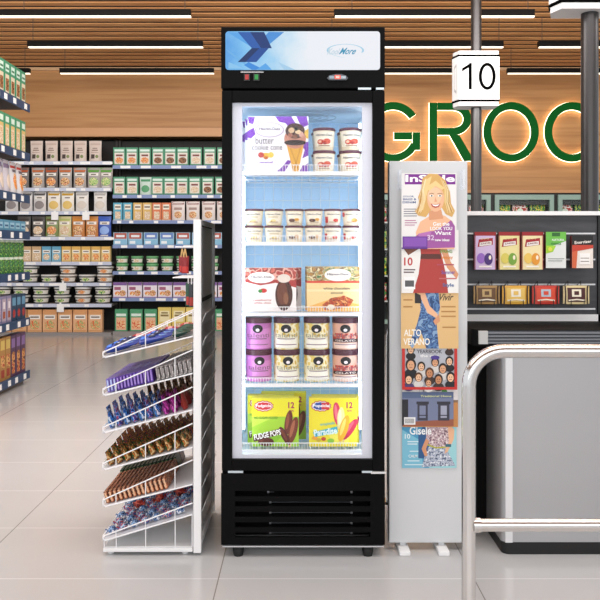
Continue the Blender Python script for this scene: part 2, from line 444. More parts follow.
# --- row 2
def snack(c, top, win, w=13/ps, h=21/ps, nm='snack_bag', t=0.09, word=''):
    return mk(nm, bag(w, h, t, c, [('r', .04, .78, .96, .99, top), ('r', .12, .6, .88, .74, '#f2ece2'), ('e', .5, .32, .38, .2, win), ('r', .3, .64, .7, .69, '#5c4a3c'), ('r', .2, .04, .8, .1, '#e9e2d8')]))
w, h = 12.5/ps, 21/ps
pr = {'o': (snack('#b0a9a4', '#c86a34', FOOD), w, h, 'grey snack bag with orange top'), 'd': (snack('#6d6560', '#b9552a', FOODO), w, h, 'dark snack bag with rust top'),
      'g': (snack('#a9a19c', '#5fa33c', FOODG), w, h, 'grey snack bag with green top')}
row(pr, [(2, 14, 'o'), (15, 28, 'd'), (31, 43, 'o'), (44, 57, 'd'), (58, 71, 'o'), (72, 86, 'o'), (87, 99, 'g'), (100, 111, 'g')], E1[1], '', 'bag', 'second', BAYL)
# --- row 3
pr = {'k': (snack('#d6d2d0', '#56524f', '#8b8280', nm='snack_bag'), w, h, 'white and dark grey bag'), 'y': (snack('#efe9dc', '#c79a2e', '#e2c06a'), w, h, 'white bag with golden top'),
      'w': (snack('#e9e5e0', '#b9b2ab', '#d9cfc2'), w, h, 'plain white bag')}
row(pr, [(4, 17, 'k'), (19, 31, 'k'), (37.5-5, 45, 'k'), (47, 59, 'y'), (60.5, 73, 'y'), (75, 87.5, 'w'), (89, 110, 'w')], E1[2], '', 'bag', 'third', BAYL)
# --- row 4
pr = {'k': (snack('#4c4642', '#39332f', FOODL), w, h, 'dark snack bag with pale picture'), 'g': (snack('#7d8f52', '#6b5a34', FOODO), w, h, 'olive snack bag'),
      'p': (snack('#d9cf9c', '#b8c070', FOODL), w, h, 'pale yellow snack bag'), 'o': (snack('#c9813c', '#d88f36', FOOD), w, h, 'orange snack bag'),
      'b': (snack('#2f55b0', '#3a62c4', '#8fb0e8'), w, h, 'bright blue snack bag')}
row(pr, [(17, 29, 'k'), (31, 43.5, 'k'), (45, 57, 'g'), (58, 70, 'p'), (71, 84, 'o'), (85, 97, 'o'), (98, 110, 'b')], E1[3], '', 'bag', 'fourth', BAYL)
# --- row 5: small cartons
def rice(c, band, pic, w, h, t=0.08, nm='food_carton', top='#f3eee6'):
    return mk(nm, carton(w, h, t, c, [('r', 0, .8, 1, 1, band), ('r', .12, .58, .88, .76, top), ('e', .5, .32, .36, .2, pic), ('r', .2, .64, .8, .7, '#6a5c50'), ('r', .06, .03, .94, .09, band)]))
w, h = 9/ps, 15.5/ps
pr = {'t': (rice('#d9bf98', '#c9a678', FOODL, w, h), w, h, 'small tan carton'), 'b': (rice('#7fb6cc', '#5d9fbd', FOODL, w, h), w, h, 'small pale blue carton'), 'y': (rice('#e6c887', '#dcae55', FOODO, w, h), w, h, 'small yellow carton')}
sp = [(12+i*9.9, 21+i*9.9, k) for i, k in enumerate('tttbbyyyyy')]
row(pr, sp, E1[4], '', 'carton', 'fifth', BAYL)
# --- rows 6 and 7: tubs
def tub(w, h, c, lid, nm='deli_tub', win=FOODG):
    r = w/2; mb = MB()
    mb.lathe([(r*.8, 0), (r*.95, h*.8)], mat(c, .4)); mb.lathe([(r, h*.8), (r, h*.97), (r*.95, h)], mat(lid, .4))
    art(mb, cyl_surf(r*.8, r*.95, h*.8), [('r', .05, .2, .95, .8, '#ebe6dc'), ('e', .5, .5, .18, .26, win), ('r', .12, .4, .3, .6, '#3a3a34')], .0006, True)
    return mk(nm, mb)
w, h = 17/ps, 8.2/ps
pr = {'d': (tub(w, h, '#35322f', '#d8d8d2'), w, h, 'dark salad tub with white lid'), 'k': (tub(w, h, '#5b4a3c', '#e6e4de', win=FOODO), w, h, 'brown salad tub with white lid')}
row(pr, [(2, 19, 'k'), (21, 38, 'd'), (40, 57, 'd'), (59, 76, 'k'), (78, 95, 'd'), (97, 112, 'k')], E1[5], '', 'tub', 'sixth', BAYL, layers=[1, 2, 1, 2, 1, 2], y=SF+0.14)
row(pr, [(-6, 11, 'd'), (12, 29, 'd'), (32, 49, 'd'), (53, 70, 'd'), (74, 91, 'k'), (94, 111, 'd')], E1[6], '', 'tub', 'seventh', BAYL, layers=2, y=SF+0.14)
# --- row 8: orange cartons
w, h = 14/ps, 22.5/ps
pr = {'o': (rice('#e3b183', '#d89a62', speck(['#d8683a', '#f2c48a', '#7fae6a', '#e88f5a'], 30), w, h, .09), w, h, 'peach and orange pasta carton')}
row(pr, [(3+i*15.2-6, 17+i*15.2-6, 'o') for i in range(7)], E1[7], '', 'carton', 'bottom', BAYL)

# --- right bay
w, h = 12/ps, 18.5/ps
def gcart(pic, c='#3f8f68', w=12/ps, h=18.5/ps):
    return mk('rice_carton', carton(w, h, .07, c, [('r', .1, .1, .9, .72, '#e6ddd0'), ('r', .1, .78, .9, .9, '#d9ece0'), ('e', .5, .3, .33, .17, pic), ('r', .22, .52, .78, .62, '#7d3f38'), ('r', 0, 0, 1, .05, '#2c6e4e')], side=[('r', .1, .1, .9, .9, '#2f7a56')]))
pr = {'a': (gcart(FOODL), w, h, 'green and cream rice carton'), 'b': (gcart(FOODD), w, h, 'green rice carton with dark beans picture'), 'c': (mk('rice_pouch', bag(w, h, .07, '#cfe0d4', [('r', .1, .75, .9, .95, '#4f9a6c'), ('e', .5, .35, .35, .2, '#57a06e')])), w, h, 'white and green pouch'),
      'd': (gcart(FOODO), w, h, 'green rice carton with orange food picture')}
row(pr, [(113, 125, 'd'), (126, 137, 'd'), (138.5, 150.5, 'd'), (152, 163.5, 'b'), (164.5, 175.5, 'b'), (177, 188, 'b'), (189.5, 202, 'a'), (203.5, 215.5, 'a'), (217, 229, 'b')], E2[0], '', 'carton', 'top', BAYR)
row(pr, [(113, 125, 'a'), (126, 138, 'a'), (140, 150, 'c'), (151.5, 163, 'a'), (164, 175, 'a'), (176.5, 187.5, 'a'), (188.5, 200.5, 'a'), (201.5, 213.5, 'b'), (215, 227, 'b')], E2[1], '', 'carton', 'second', BAYR)
w, h = 9/ps, 18/ps
def grain(c, nm='grain_carton'): return mk(nm, carton(w, h, .07, c, [('r', .15, .62, .85, .9, '#efe6d4'), ('r', .2, .72, .8, .8, '#6b5a4a'), ('r', .2, .1, .8, .5, FOODL), ('r', 0, 0, 1, .05, '#e9dcc4')]))
pr = {'b': (grain('#58a8c0'), w, h, 'slim blue grain carton'), 'y': (grain('#d9b060'), w, h, 'slim golden grain carton'), 'o': (grain('#d9784a'), w, h, 'slim orange grain carton'),
      'w': (mk('snack_pouch', bag(13.5/ps, 19.5/ps, .08, '#e6dcd6', [('r', .05, .84, .95, .99, '#8e3a34'), ('e', .5, .3, .3, .18, FOOD), ('r', .2, .55, .8, .68, '#a88f86')])), w, h, 'white resealable pouch with red top')}
row(pr, [(113, 122, 'b'), (123, 132, 'b'), (133, 142, 'y'), (143, 151, 'y'), (152, 161, 'o'), (162, 170, 'o'), (171, 184.5, 'w'), (186, 199, 'w'), (201.5, 215, 'w'), (216.5, 230, 'w')], E2[2], '', 'package', 'third', BAYR)
w, h = 14/ps, 12.5/ps
def tray(c): return mk('snack_box', carton(w, h, .12, '#9fc4d8', [('r', 0, 0, 1, .42, '#86bcd8'), ('r', .1, .1, .5, .32, '#eef4f6'), ('r', .06, .5, .94, .96, c), ('r', .2, .62, .8, .8, '#e9eef2')]))
pr = {'a': (tray('#b0503c'), w, h, 'pale blue snack box with red panel'), 'b': (tray('#5c7fc0'), w, h, 'pale blue snack box with blue panel')}
row(pr, [(114, 127, 'a'), (129, 142, 'a'), (144, 158, 'b'), (160, 174, 'b'), (176, 190, 'a'), (192, 206, 'b'), (208, 222, 'a')], E2[3], '', 'box', 'fourth', BAYR)
w, h = 12.5/ps, 7.6/ps
pr = {'g': (tub(w, h, '#3f8a4c', '#6fb27a', 'vegetable_tub', FOODL), w, h, 'small green tub')}
row(pr, [(115.5+i*15.1, 127.5+i*15.1, 'g') for i in range(7)], E2[4], '', 'tub', 'fifth', BAYR, layers=2)
w, h = 13.8/ps, 15.5/ps
pr = {'p': (mk('cookie_carton', carton(w, h, .08, '#e9e0e8', [('r', 0, .8, 1, 1, '#7a5596'), ('r', .08, .5, .55, .7, '#a25a78'), ('e', .68, .3, .24, .2, FOOD), ('e', .3, .28, .18, .14, FOODO), ('r', 0, 0, 1, .06, '#9a78ae')])), w, h, 'white and purple cookie carton')}
row(pr, [(113+i*15, 126.8+i*15, 'p') for i in range(8)], E2[5], '', 'carton', 'sixth', BAYR)
w, h = 12.5/ps, 22/ps
pr = {'g': (mk('cereal_carton', carton(w, h, .08, '#4a9a6c', [('r', .1, .05, .9, .62, '#e9b896'), ('r', .18, .12, .82, .48, speck(['#d8552f', '#f2d3a0', '#e88f5a'], 40)), ('r', .1, .68, .9, .8, '#dff0e4')])), w, h, 'green cereal carton with orange panel'),
      'y': (mk('cereal_carton', carton(w*1.06, h*1.08, .08, '#e3c96a', [('r', .12, .4, .88, .86, '#efe3b4'), ('r', .2, .62, .8, .7, '#8a7440'), ('r', .25, .74, .75, .8, '#8a7440'), ('e', .5, .2, .3, .14, FOODL)])), w, h, 'pale yellow cereal carton')}
row(pr, [(115, 127, 'g'), (130, 142, 'g'), (144.5, 156.5, 'g'), (158, 171, 'y'), (172, 185, 'y'), (186, 199, 'y'), (200.5, 213.5, 'y'), (215, 228, 'g')], E2[6], '', 'carton', 'bottom', BAYR)

# hanging shelf talkers on the left bay
for px, py, lab in ((55, 216, 'left one under third shelf'), (86, 216, 'right one under third shelf'), (63, 287, 'one under sixth shelf'), (60.5, 308, 'one under seventh shelf')):
    mb = MB().box(X(px-3.5, SF), X(px+3.5, SF), SF-0.012, SF-0.006, Z(py+4, SF), Z(py-4, SF), TAG)
    mb.box(X(px-1, SF), X(px+1, SF), SF-0.008, SF-0.004, Z(py-4, SF), Z(py-5.5, SF), TAG)
    tag(mb.build('shelf_talker'), f'white square price card hanging in left back bay, {lab}', 'price card', 'white price cards in left back bay')

# ================================================================== LEFT GONDOLA (runs away from us)
GX = -2.445; GY0, GY1 = 5.0, 6.9
gon = thing('gondola_shelving', 'long shelving run at left edge with dark blue shelf fronts', 'shelving', (GX-0.25, 5.95, 0))
GE = [106, 155, 197, 233, 273, 318.5, 371]
SHB = mat('#57443e', 0.6)
MB().box(GX-0.62, GX-0.58, GY0, GY1, 0.0, 2.95, mat('#3a3431', 0.7)).build('back_panel', gon)
for i, e in enumerate(GE):
    z = Z(e, GY1)
    if i == 6:
        MB().box(GX-0.575, GX-0.05, GY0, GY1-.03, 0, z-.036, mat('#6b5f59', 0.5)).build('plinth', gon)
    sh = MB().box(GX-0.575, GX-0.012, GY0, GY1, z-0.035, z, SHB).build('shelf', gon)
    MB().box(GX-0.0118, GX, GY0, GY1, z-0.06, z+0.012, mat('#2d4668', .45)).build('price_rail', sh)
    y = GY0+0.3
    while y < GY1-0.1:
        MB().box(GX+0.0005, GX+0.003, y, y+0.06, z-0.05, z-0.002, TAG).build('price_tag', sh); y += random.choice([0.16, 0.2, 0.26])
GZ = [Z(e, GY1) for e in GE]; pass
def gon_row(si, items, n, pitch, cat, layers=1, yend=6.87):
    nm = ['top', 'second', 'third', 'fourth', 'fifth', 'sixth', 'bottom'][si]
    for i in range(n):
        P, w, h, words, t = items[i % len(items)] if not isinstance(items, dict) else items[i]
        y = yend-w/2-i*pitch
        for L in range(layers):
            pre = '' if layers == 1 else ('upper ' if L else 'lower ')
            pos = 'farthest' if i == 0 else (f'{ORD[i]} from the far end' if i < n-1 else 'nearest')
            P.put((GX-0.03-t/2, y, GZ[si]+0.001+L*(h+0.002)), (0, 0, math.pi/2), f'{pre}{words}, {pos}, {nm} shelf of left gondola', cat, f'{cat}s on {nm} shelf of left gondola')
w, h = .105, .29
gc = mk('rice_carton', carton(w, h, .07, '#3a8a66', [('r', .1, .08, .9, .62, '#d9cbb0'), ('r', .12, .7, .88, .92, '#cfe6d8'), ('r', .2, .14, .8, .5, FOODD), ('r', .2, .76, .8, .82, '#2f6e50')], side=[('r', .15, .1, .85, .9, '#2c6b50')]))
gon_row(0, [(gc, w, h, 'green and white carton', .07)], 9, .125, 'carton')
gc2 = mk('pasta_carton', carton(w, h, .07, '#43906a', [('r', .1, .05, .9, .7, '#d8b878'), ('r', .15, .76, .85, .92, '#d6eadc'), ('r', .2, .1, .8, .6, FOODL)], side=[('r', .15, .1, .85, .9, '#2c6b50')]))
gon_row(1, [(gc2, w, .29, 'green and tan carton', .07)], 9, .125, 'carton')
w, h = .13, .29
ga = mk('snack_bag', bag(w, h, .08, '#c9c6c8', [('r', .05, .8, .95, .98, '#b03a34'), ('e', .5, .4, .3, .25, FOODO), ('r', .2, .68, .8, .76, '#6a5f66')]))
gb = mk('snack_bag', bag(w, h, .08, '#c9452e', [('r', .1, .62, .9, .9, '#e2b23c'), ('e', .5, .3, .36, .22, FOODO)]))
gd = mk('snack_bag', bag(w, h, .08, '#b9b3ba', [('r', .05, .75, .95, .98, '#7a6b86'), ('e', .5, .36, .3, .22, '#d8c8b8')]))
A = (ga, w, h, 'grey bag with red top', .08); B = (gb, w, h, 'red and yellow bag', .08); D = (gd, w, h, 'grey bag with purple top', .08)
gon_row(2, {0: A, 1: A, 2: D, 3: D, 4: B, 5: B, 6: B}, 7, .15, 'bag')
w, h = .12, .1
gx2 = mk('tea_box', carton(w, h, .12, '#5d97b4', [('r', .1, .3, .9, .8, '#9cc4d6'), ('r', .2, .45, .8, .6, '#2f5f86'), ('r', 0, 0, 1, .12, '#3a6c9a')]))
gon_row(3, [(gx2, w, h, 'small pale blue box', .12)], 8, .128, 'box')
gj = mk('bean_jar', MB().lathe([(.048, 0), (.05, .01), (.05, .11), (.042, .125)], speck(['#1f3a22', '#3f8a3e', '#26482a', '#8ab84a'], 60), 16).lathe([(.045, .1252), (.045, .145)], mat('#c8d4c0', .4), 16))
gon_row(4, [(gj, .1, .146, 'dark green bean jar', .1)], 9, .11, 'jar', 2)
w, h = .1, .23
gp = mk('biscuit_carton', carton(w, h, .07, '#8d86a6', [('r', .12, .1, .88, .9, '#b8a8b4'), ('r', .25, .2, .75, .45, '#a0553c'), ('r', .3, .55, .7, .8, '#eae2e6')]))
gq = mk('biscuit_carton', carton(w, h, .07, '#2c4660', [('r', .12, .6, .88, .9, '#6b9ab8'), ('e', .5, .3, .3, .16, '#b03a34')]))
A = (gp, w, h, 'lilac grey carton', .07); B = (gq, w, h, 'dark blue carton', .07)
gon_row(5, {0: B, 1: B, 2: B, 3: A, 4: A, 5: A, 6: A, 7: A, 8: A}, 9, .112, 'carton')
w, h = .11, .36
gt = mk('crisps_carton', carton(w, h, .07, '#5a3f5c', [('r', .15, .7, .85, .92, '#8a6ca0'), ('r', .2, .08, .8, .6, speck(['#b5472f', '#d9a05c', '#6a2f26'], 25))]))
gy2 = mk('crisps_carton', carton(w, h, .07, '#b0844a', [('r', .12, .72, .88, .94, '#d9bd6a'), ('r', .15, .3, .85, .6, speck(['#8a4a2a', '#e0b070', '#b5472f'], 25)), ('r', .2, .08, .8, .26, '#a03c2c')]))
gg = mk('crisps_carton', carton(w, h, .07, '#3f7a3e', [('r', .12, .72, .88, .94, '#9cc46a'), ('r', .2, .15, .8, .55, '#b5372a')]))
A = (gt, w, h, 'tall purple carton', .07); B = (gy2, w, h, 'tall tan carton', .07); D = (gg, w, h, 'tall green and red carton', .07)
gon_row(6, {0: A, 1: A, 2: A, 3: B, 4: B, 5: B, 6: B, 7: D, 8: D}, 9, .118, 'carton')

# ================================================================== BACK RIGHT UPRIGHT FREEZERS
TEAL = mat('#8da89b', 0.4)
pk_g = mk('frozen_vegetable_bag', bag(.22, .2, .05, speck(['#1f7a2c', '#3f9a3a', '#e0d040', '#14591f'], 22), [('r', .2, .4, .8, .6, '#e9e2b0')]))
pk_r = mk('frozen_fruit_bag', bag(.22, .2, .05, speck(['#2f8a3a', '#c8342c', '#f0e6da', '#b02822'], 18), [('e', .5, .5, .25, .28, '#d8e6d4')]))
for i, (a, b2) in enumerate(((367, 430), (430, 492), (492, 555), (555, 618))):
    d = BACK-0.02; x0, x1 = X(a, d), X(b2, d); zt = Z(193.5, d)
    lab = ['behind tall display freezer', 'behind magazine stand', 'above snack display at centre', 'at right edge behind thick pole'][i]
    t = thing('upright_freezer', f'black upright glass-door freezer at back wall, {lab}', 'freezer', ((x0+x1)/2, d+0.3, 0), 'glass-door freezers along the back wall')
    mb = MB(); k = mat('#191817', .5)
    mb.box(x0, x0+.05, d, d+.55, 0, zt, k).box(x1-.05, x1, d, d+.55, 0, zt, k).box(x0+.05, x1-.05, d+.5, d+.55, 0, zt, mat('#2a332e', .6)).box(x0+.05, x1-.05, d, d+.5, zt-.04, zt, k).box(x0+.05, x1-.05, d, d+.5, 0, .15, k)
    mb.build('cabinet', t)
    dr = MB(); a0, a1 = x0+.03, x1-.03
    dr.box(a0, a0+.06, d-.05, d-.005, .16, zt-.02, TEAL).box(a1-.06, a1, d-.05, d-.005, .16, zt-.02, TEAL).box(a0+.06, a1-.06, d-.05, d-.005, zt-.09, zt-.02, TEAL).box(a0+.06, a1-.06, d-.05, d-.005, .16, .22, TEAL)
    dr = dr.build('door', t)
    MB().box(a0+.061, a1-.061, d-.03, d-.024, .221, zt-.091, GLASS).build('door_pane', dr)
    MB().box(a0+.07, a1-.07, d+.02, d+.03, zt-.16, zt-.08, mat('#1d2420', .5)).build('top_panel', t)
    for s, z in enumerate((1.6, 1.22, .84, .48)):
        MB().box(x0+.055, x1-.055, d+.04, d+.45, z-.02, z, mat('#c9d0cc', .4)).build('shelf', t)
        for j in range(3):
            P, nm = (pk_g, 'green frozen vegetable bag') if (j+s+i) % 3 else (pk_r, 'red and green frozen fruit bag')
            if s > 0 and i > 0: continue
            P.put((x0+.18+j*.25, d+.12, z+.001), (0, 0, 0), f'{nm}, {["left", "middle", "right"][j]}, {["top", "second", "third", "bottom"][s]} shelf, freezer {lab}', 'bag', 'frozen bags in the back freezers', (1, 1, 1.25))

# ================================================================== TALL DISPLAY FREEZER
D0 = 2.97                                        # front of door
fz = thing('display_freezer', 'tall black glass-door display freezer full of ice cream, at centre', 'freezer', (X(303, D0), 3.27, 0))
fx0, fx1 = X(221, D0), X(385, D0); BD = 3.6
ftop = Z(27, D0); zh = Z(88.5, D0); zd0 = Z(472, D0); zb = Z(546, D0)
ix0, ix1 = X(237, 3.03), X(367, 3.03); iz0, iz1 = Z(455, 3.03), Z(103, 3.03)
mb = MB()
mb.box(fx0, ix0-.012, D0+.05, BD, zb, ftop, BLACK).box(ix1+.012, fx1, D0+.05, BD, zb, ftop, BLACK)
mb.box(ix0-.012, ix1+.012, D0+.05, BD, iz1+.012, ftop, BLACK).box(ix0-.012, ix1+.012, D0+.12, BD, zb, iz0-.012, BLACK)
mb.box(ix0-.012, ix1+.012, BD-.03, BD, iz0-.012, iz1+.012, BLACK)
mb.build('cabinet', fz)
LINER = mat('#d4eafa', 0.4)
mb = MB(); yb = BD-.09
mb.box(ix0-.0118, ix0, D0+.055, yb+.01, iz0-.0118, iz1+.0118, LINER).box(ix1, ix1+.0118, D0+.055, yb+.01, iz0-.0118, iz1+.0118, LINER)
mb.box(ix0, ix1, D0+.055, yb+.01, iz1, iz1+.0118, LINER).box(ix0, ix1, D0+.055, yb+.01, iz0-.0118, iz0, LINER)
mb.box(ix0, ix1, yb, yb+.01, iz0, iz1, mat('#bfe0fa', 0.45))
mb.build('inner_liner', fz)
mb = MB()
for i in range(1, 12): x = ix0+(ix1-ix0)*i/12; mb.wire((x, yb-.006, iz0+.01), (x, yb-.006, iz1-.01), .0011, WHITEWIRE)
z = iz0+.05
while z < iz1: mb.wire((ix0+.01, yb-.008, z), (ix1-.01, yb-.008, z), .0011, WHITEWIRE); z += .062
mb.build('back_grid', fz)
LED = mat('#f2f9ff', .5, 0, 6.5)
for s, xx in ((0, ix0+.002), (1, ix1-.010)):
    MB().box(xx, xx+.008, D0+.058, D0+.075, iz0+.03, iz1-.03, LED).build('led_strip', fz)
LED_ADDED = mat('#eaf5ff', .5, 0, 5.5)
for xx in (ix0+.001, ix1-.009): MB().box(xx, xx+.008, 3.33, 3.345, iz0+.03, iz1-.03, LED_ADDED).build('led_strip', fz)  # mid-depth strips added to brighten the back wall behind the products
MB().box(ix0+.05, ix1-.05, D0+.06, D0+.075, iz1-.012, iz1-.004, LED).build('led_strip', fz)
# fan grille at the interior top
mb = MB()
for rr in (.035, .06, .085, .11):
    mb.tube([(X(303, 3.3)+rr*1.3*math.cos(a*math.pi/12), 3.3+rr*math.sin(a*math.pi/12), iz1-.012) for a in range(25)], .0016, mat('#9fb4c4', .4), 5)
mb.build('fan_grille', fz)
# header
hd = MB().box(fx0, fx1, D0, D0+.049, zh, ftop, BLACK).build('header_box', fz, bevel=.004)
m, nt, b = node_mat('lightbox_print', .3)
tc = nt.nodes.new('ShaderNodeTexCoord'); sp_ = nt.nodes.new('ShaderNodeSeparateXYZ'); nt.links.new(tc.outputs['Object'], sp_.inputs[0])
n = nt.nodes.new('ShaderNodeTexNoise'); n.inputs['Scale'].default_value = 14; n.inputs['Detail'].default_value = 3; nt.links.new(tc.outputs['Object'], n.inputs['Vector'])
md = nt.nodes.new('ShaderNodeMath'); md.operation = 'MULTIPLY_ADD'; nt.links.new(n.outputs[0], md.inputs[0]); md.inputs[1].default_value = .18; nt.links.new(sp_.outputs[0], md.inputs[2])
r = nt.nodes.new('ShaderNodeValToRGB'); mr = nt.nodes.new('ShaderNodeMapRange'); mr.inputs['From Min'].default_value = -.24; mr.inputs['From Max'].default_value = .33
nt.links.new(md.outputs[0], mr.inputs[0]); nt.links.new(mr.outputs[0], r.inputs[0])
e = r.color_ramp.elements; e[0].position = 0; e[0].color = rgb('#4f9fe6'); e[1].position = 1; e[1].color = rgb('#f1f3fa')
for p_, c_ in ((.18, '#7fc4f4'), (.34, '#a4d4f4'), (.5, '#d8ebf8'), (.66, '#eff2f9')): x_ = e.new(p_); x_.color = rgb(c_)
b.inputs['Base Color'].default_value = (.03, .03, .03, 1); nt.links.new(r.outputs[0], b.inputs['Emission Color']); b.inputs['Emission Strength'].default_value = .93; b.inputs['Specular IOR Level'].default_value = .1
SIGN = m
def lit(h):
    k = ('lit', h)
    if k not in _M:
        m = mat(h, .9, 0, .93).copy(); m.node_tree.nodes['Principled BSDF'].inputs['Base Color'].default_value = (.03, .03, .03, 1); m.node_tree.nodes['Principled BSDF'].inputs['Specular IOR Level'].default_value = 0; _M[k] = m
    return _M[k]
sx0, sx1, sz0, sz1 = X(225.5, D0), X(380, D0), Z(70, D0), Z(31.5, D0)
mb = MB(); rr = .012; poly = []
for cx, cz, a0 in ((sx1-rr, sz1-rr, 0), (sx0+rr, sz1-rr, 90), (sx0+rr, sz0+rr, 180), (sx1-rr, sz0+rr, 270)):
    for k in range(5): a = math.radians(a0+k*22.5); poly.append((cx+rr*math.cos(a), cz+rr*math.sin(a)))
mb.prism(poly[::-1], D0-.003, D0-.0005, SIGN)
S = plane_surf((sx0, D0-.003, sz0), (1, 0, 0), (0, 0, 1), sx1-sx0, sz1-sz0)
art(mb, S, [('p', [(.0, .55), (.13, .2), (.13, .12), (.02, .45)], lit('#6fb4ea')), ('p', [(.015, .97), (.16, .97), (.26, .56), (.18, .56)], lit('#5aa8ec')),
            ('p', [(.26, .58), (.38, .98), (.28, .98), (.22, .72)], lit('#4b93dc')), ('p', [(.08, .2), (.2, .2), (.28, .56), (.17, .56)], lit('#1f4f9c')),
            ('p', [(.08, .98), (.24, .98), (.3, .56), (.17, .56)], lit('#2a5fb0')), ('p', [(.16, .98), (.25, .98), (.3, .56), (.23, .56)], lit('#173a78')),
            ('p', [(.08, .2), (.13, .2), (.22, .56), (.17, .56)], lit('#143469')), ('p', [(.15, .2), (.25, .0), (.17, .0), (.12, .12)], lit('#3c8ee0')),
            ('p', [(.2, 0), (.3, 0), (.26, .17)], lit('#5aa8ec')), ('p', [(.38, 0), (.34, .2), (.45, 0)], lit('#a8d2f0')), ('p', [(.02, .2), (.02, .03), (.12, .03)], lit('#8cc8f2'))], .0002)
# oval logo
pts = [(.775+.115*math.cos(a), .5+.16*math.sin(a)) for a in [math.radians(q) for q in range(-20, 200, 12)]]
art(mb, S, [('l', pts, .012, lit('#a8d4ea')), ('l', [(.66+.11*q/8, .45-.13*math.sin(q/8*1.57)) for q in range(9)], .008, lit('#c2e0ee')),
            ('t', 'Kool', .7, .47, .07, .16, {'skew': .1}, lit('#c6dbe8')), ('t', 'More', .795, .48, .1, .17, {'skew': .15, 'bold': .02}, lit('#4a9cc0'))], .0002, base=14)
mb.build('lit_sign', hd)
mb = MB(); S = plane_surf((fx0, D0-.0005, zh), (1, 0, 0), (0, 0, 1), fx1-fx0, ftop-zh); art(mb, S, [('r', .12, .258, .26, .272, '#c8c8c8'), ('r', .12, .278, .25, .284, '#8a8a8a')], .0004); mb.build('switch_caption', hd)
for cx, c, w_ in ((247, '#b02a26', 'red rocker switch'), (256.5, '#0f8a34', 'green rocker switch')):
    mb = MB().box(X(cx-3, D0), X(cx+3, D0), D0-.006, D0-.0005, Z(81, D0), Z(74, D0), mat('#1d1d1f', .4)); mb.box(X(cx-1.8, D0), X(cx+1.8, D0), D0-.009, D0-.0061, Z(80, D0), Z(75, D0), mat(c, .3)); o = mb.build('switch', hd); o['label'] = w_
mb = MB(); pl = []
mb.prism([(X(327, D0), Z(78.5, D0)), (X(329, D0), Z(80.5, D0)), (X(346, D0), Z(80.5, D0)), (X(348, D0), Z(78.5, D0)), (X(346, D0), Z(76, D0)), (X(341, D0), Z(74.5, D0)), (X(335, D0), Z(74.5, D0)), (X(329, D0), Z(76, D0))], D0-.008, D0-.0005, mat('#4b4f55', .3))
art(mb, plane_surf((X(329, D0), D0-.008, Z(80, D0)), (1, 0, 0), (0, 0, 1), X(346, D0)-X(329, D0), Z(75.5, D0)-Z(80, D0)),
    [('r', .02, .2, .3, .8, '#8fa3b0'), ('r', .34, .15, .66, .95, mat('#ff5040', .4, 0, 1.2)), ('r', .7, .2, .98, .8, '#a9b6c0'), ('t', '88', .5, .55, .2, .5, '#fff0e8')], .0003)
mb.build('temperature_display', hd)
# door
dz0, dz1 = Z(471, D0), Z(90.5, D0); gx0, gx1, gz0, gz1 = X(232, D0), X(372.5, D0), Z(459.5, D0), Z(102, D0)
mb = MB()
mb.box(fx0+.003, gx0, D0, D0+.045, dz0, dz1, BLACK).box(gx1, fx1-.001, D0, D0+.045, dz0, dz1, BLACK).box(gx0, gx1, D0, D0+.045, gz1, dz1, BLACK).box(gx0, gx1, D0, D0+.045, dz0, gz0, BLACK)
dr = mb.build('door', fz, bevel=.003)
LN = mat('#dcdfeb', .35)
lx0, lx1, lz0, lz1 = X(241.5, D0), X(362.5, D0), Z(456, D0), Z(105, D0)
mb = MB(); yy = (D0+.018, D0+.04)
mb.box(gx0, lx0, *yy, gz0, gz1, LN).box(lx1, gx1, *yy, gz0, gz1, LN).box(lx0, lx1, *yy, lz1, gz1, LN).box(lx0, lx1, *yy, gz0, lz0, LN)
mb.build('door_inner_frame', dr)
MB().box(gx0+.0005, gx1-.0005, D0+.006, D0+.011, gz0+.0005, gz1-.0005, GLASS).build('door_glass', dr)
for z, xs in ((Z(471.8, D0), ((228, 243), (362, 372))), (Z(88.7, D0), ((358, 371), (376, 384)))):
    for a, c in xs: MB().box(X(a, D0), X(c, D0), D0-.002, D0+.03, z-.004, z+.004, mat('#c9d4da', .3, .6)).build('hinge_plate', fz)
MB().box(X(371, D0), X(385.5, D0), D0-.004, D0+.03, Z(473.5, D0), Z(471.5, D0), mat('#e6e6e6', .3, .6)).build('hinge_bar', fz)
# lower grille panel
mb = MB(); gA, gB = X(235, D0), X(370.5, D0); slots = [(491, 496.5), (501.5, 506.5), (512, 517), (522.5, 527.5), (532.5, 537.5)]
pz1 = Z(474, D0); pz0 = Z(545, D0)
mb.box(fx0, gA, D0+.002, D0+.015, pz0, pz1, BLACK).box(gB, fx1, D0+.002, D0+.015, pz0, pz1, BLACK)
prev = pz1
for a, c in slots: mb.box(gA, gB, D0+.002, D0+.015, Z(a, D0), prev, BLACK); prev = Z(c, D0)
mb.box(gA, gB, D0+.002, D0+.015, pz0, prev, BLACK)
gp_ = mb.build('grille_panel', fz)
mb = MB()
for k, (a, c) in enumerate(slots):
    z = Z((a+c)/2+.6, D0); l, r_ = ((270, 352) if k else (268, 274))
    mb.wire((X(l, D0), D0+.03, z), (X(r_, D0), D0+.03, z), .0016, mat('#55585c', .3, .8))
    for q in (l, 352): mb.box(X(q, D0)-.004, X(q, D0)+.004, D0+.026, D0+.034, z-.004, z+.004, mat('#77797c', .3, .8))
mb.build('condenser_rods', fz)
MB().box(fx0+.004, fx1-.004, D0+.003, BD-.01, zb-.006, zb-.001, mat('#cfcfd1', .35, .5)).build('base_pan', fz)
for xx in (X(239, 3.03), X(367, 3.03)):
    for yc in (2.998, BD-.06):
        c = MB().box(xx-.015, xx+.015, yc-.015, yc+.015, .0305, zb-.0065, mat('#202022', .5)).build('caster', fz)
        mb = MB(); mb.lathe([(.018, 0), (.019, .004), (.023, .026), (.02, .03)], mat('#0c0c0c', .6), 16, (xx, yc, .0)); mb.build('foot_pad', c)
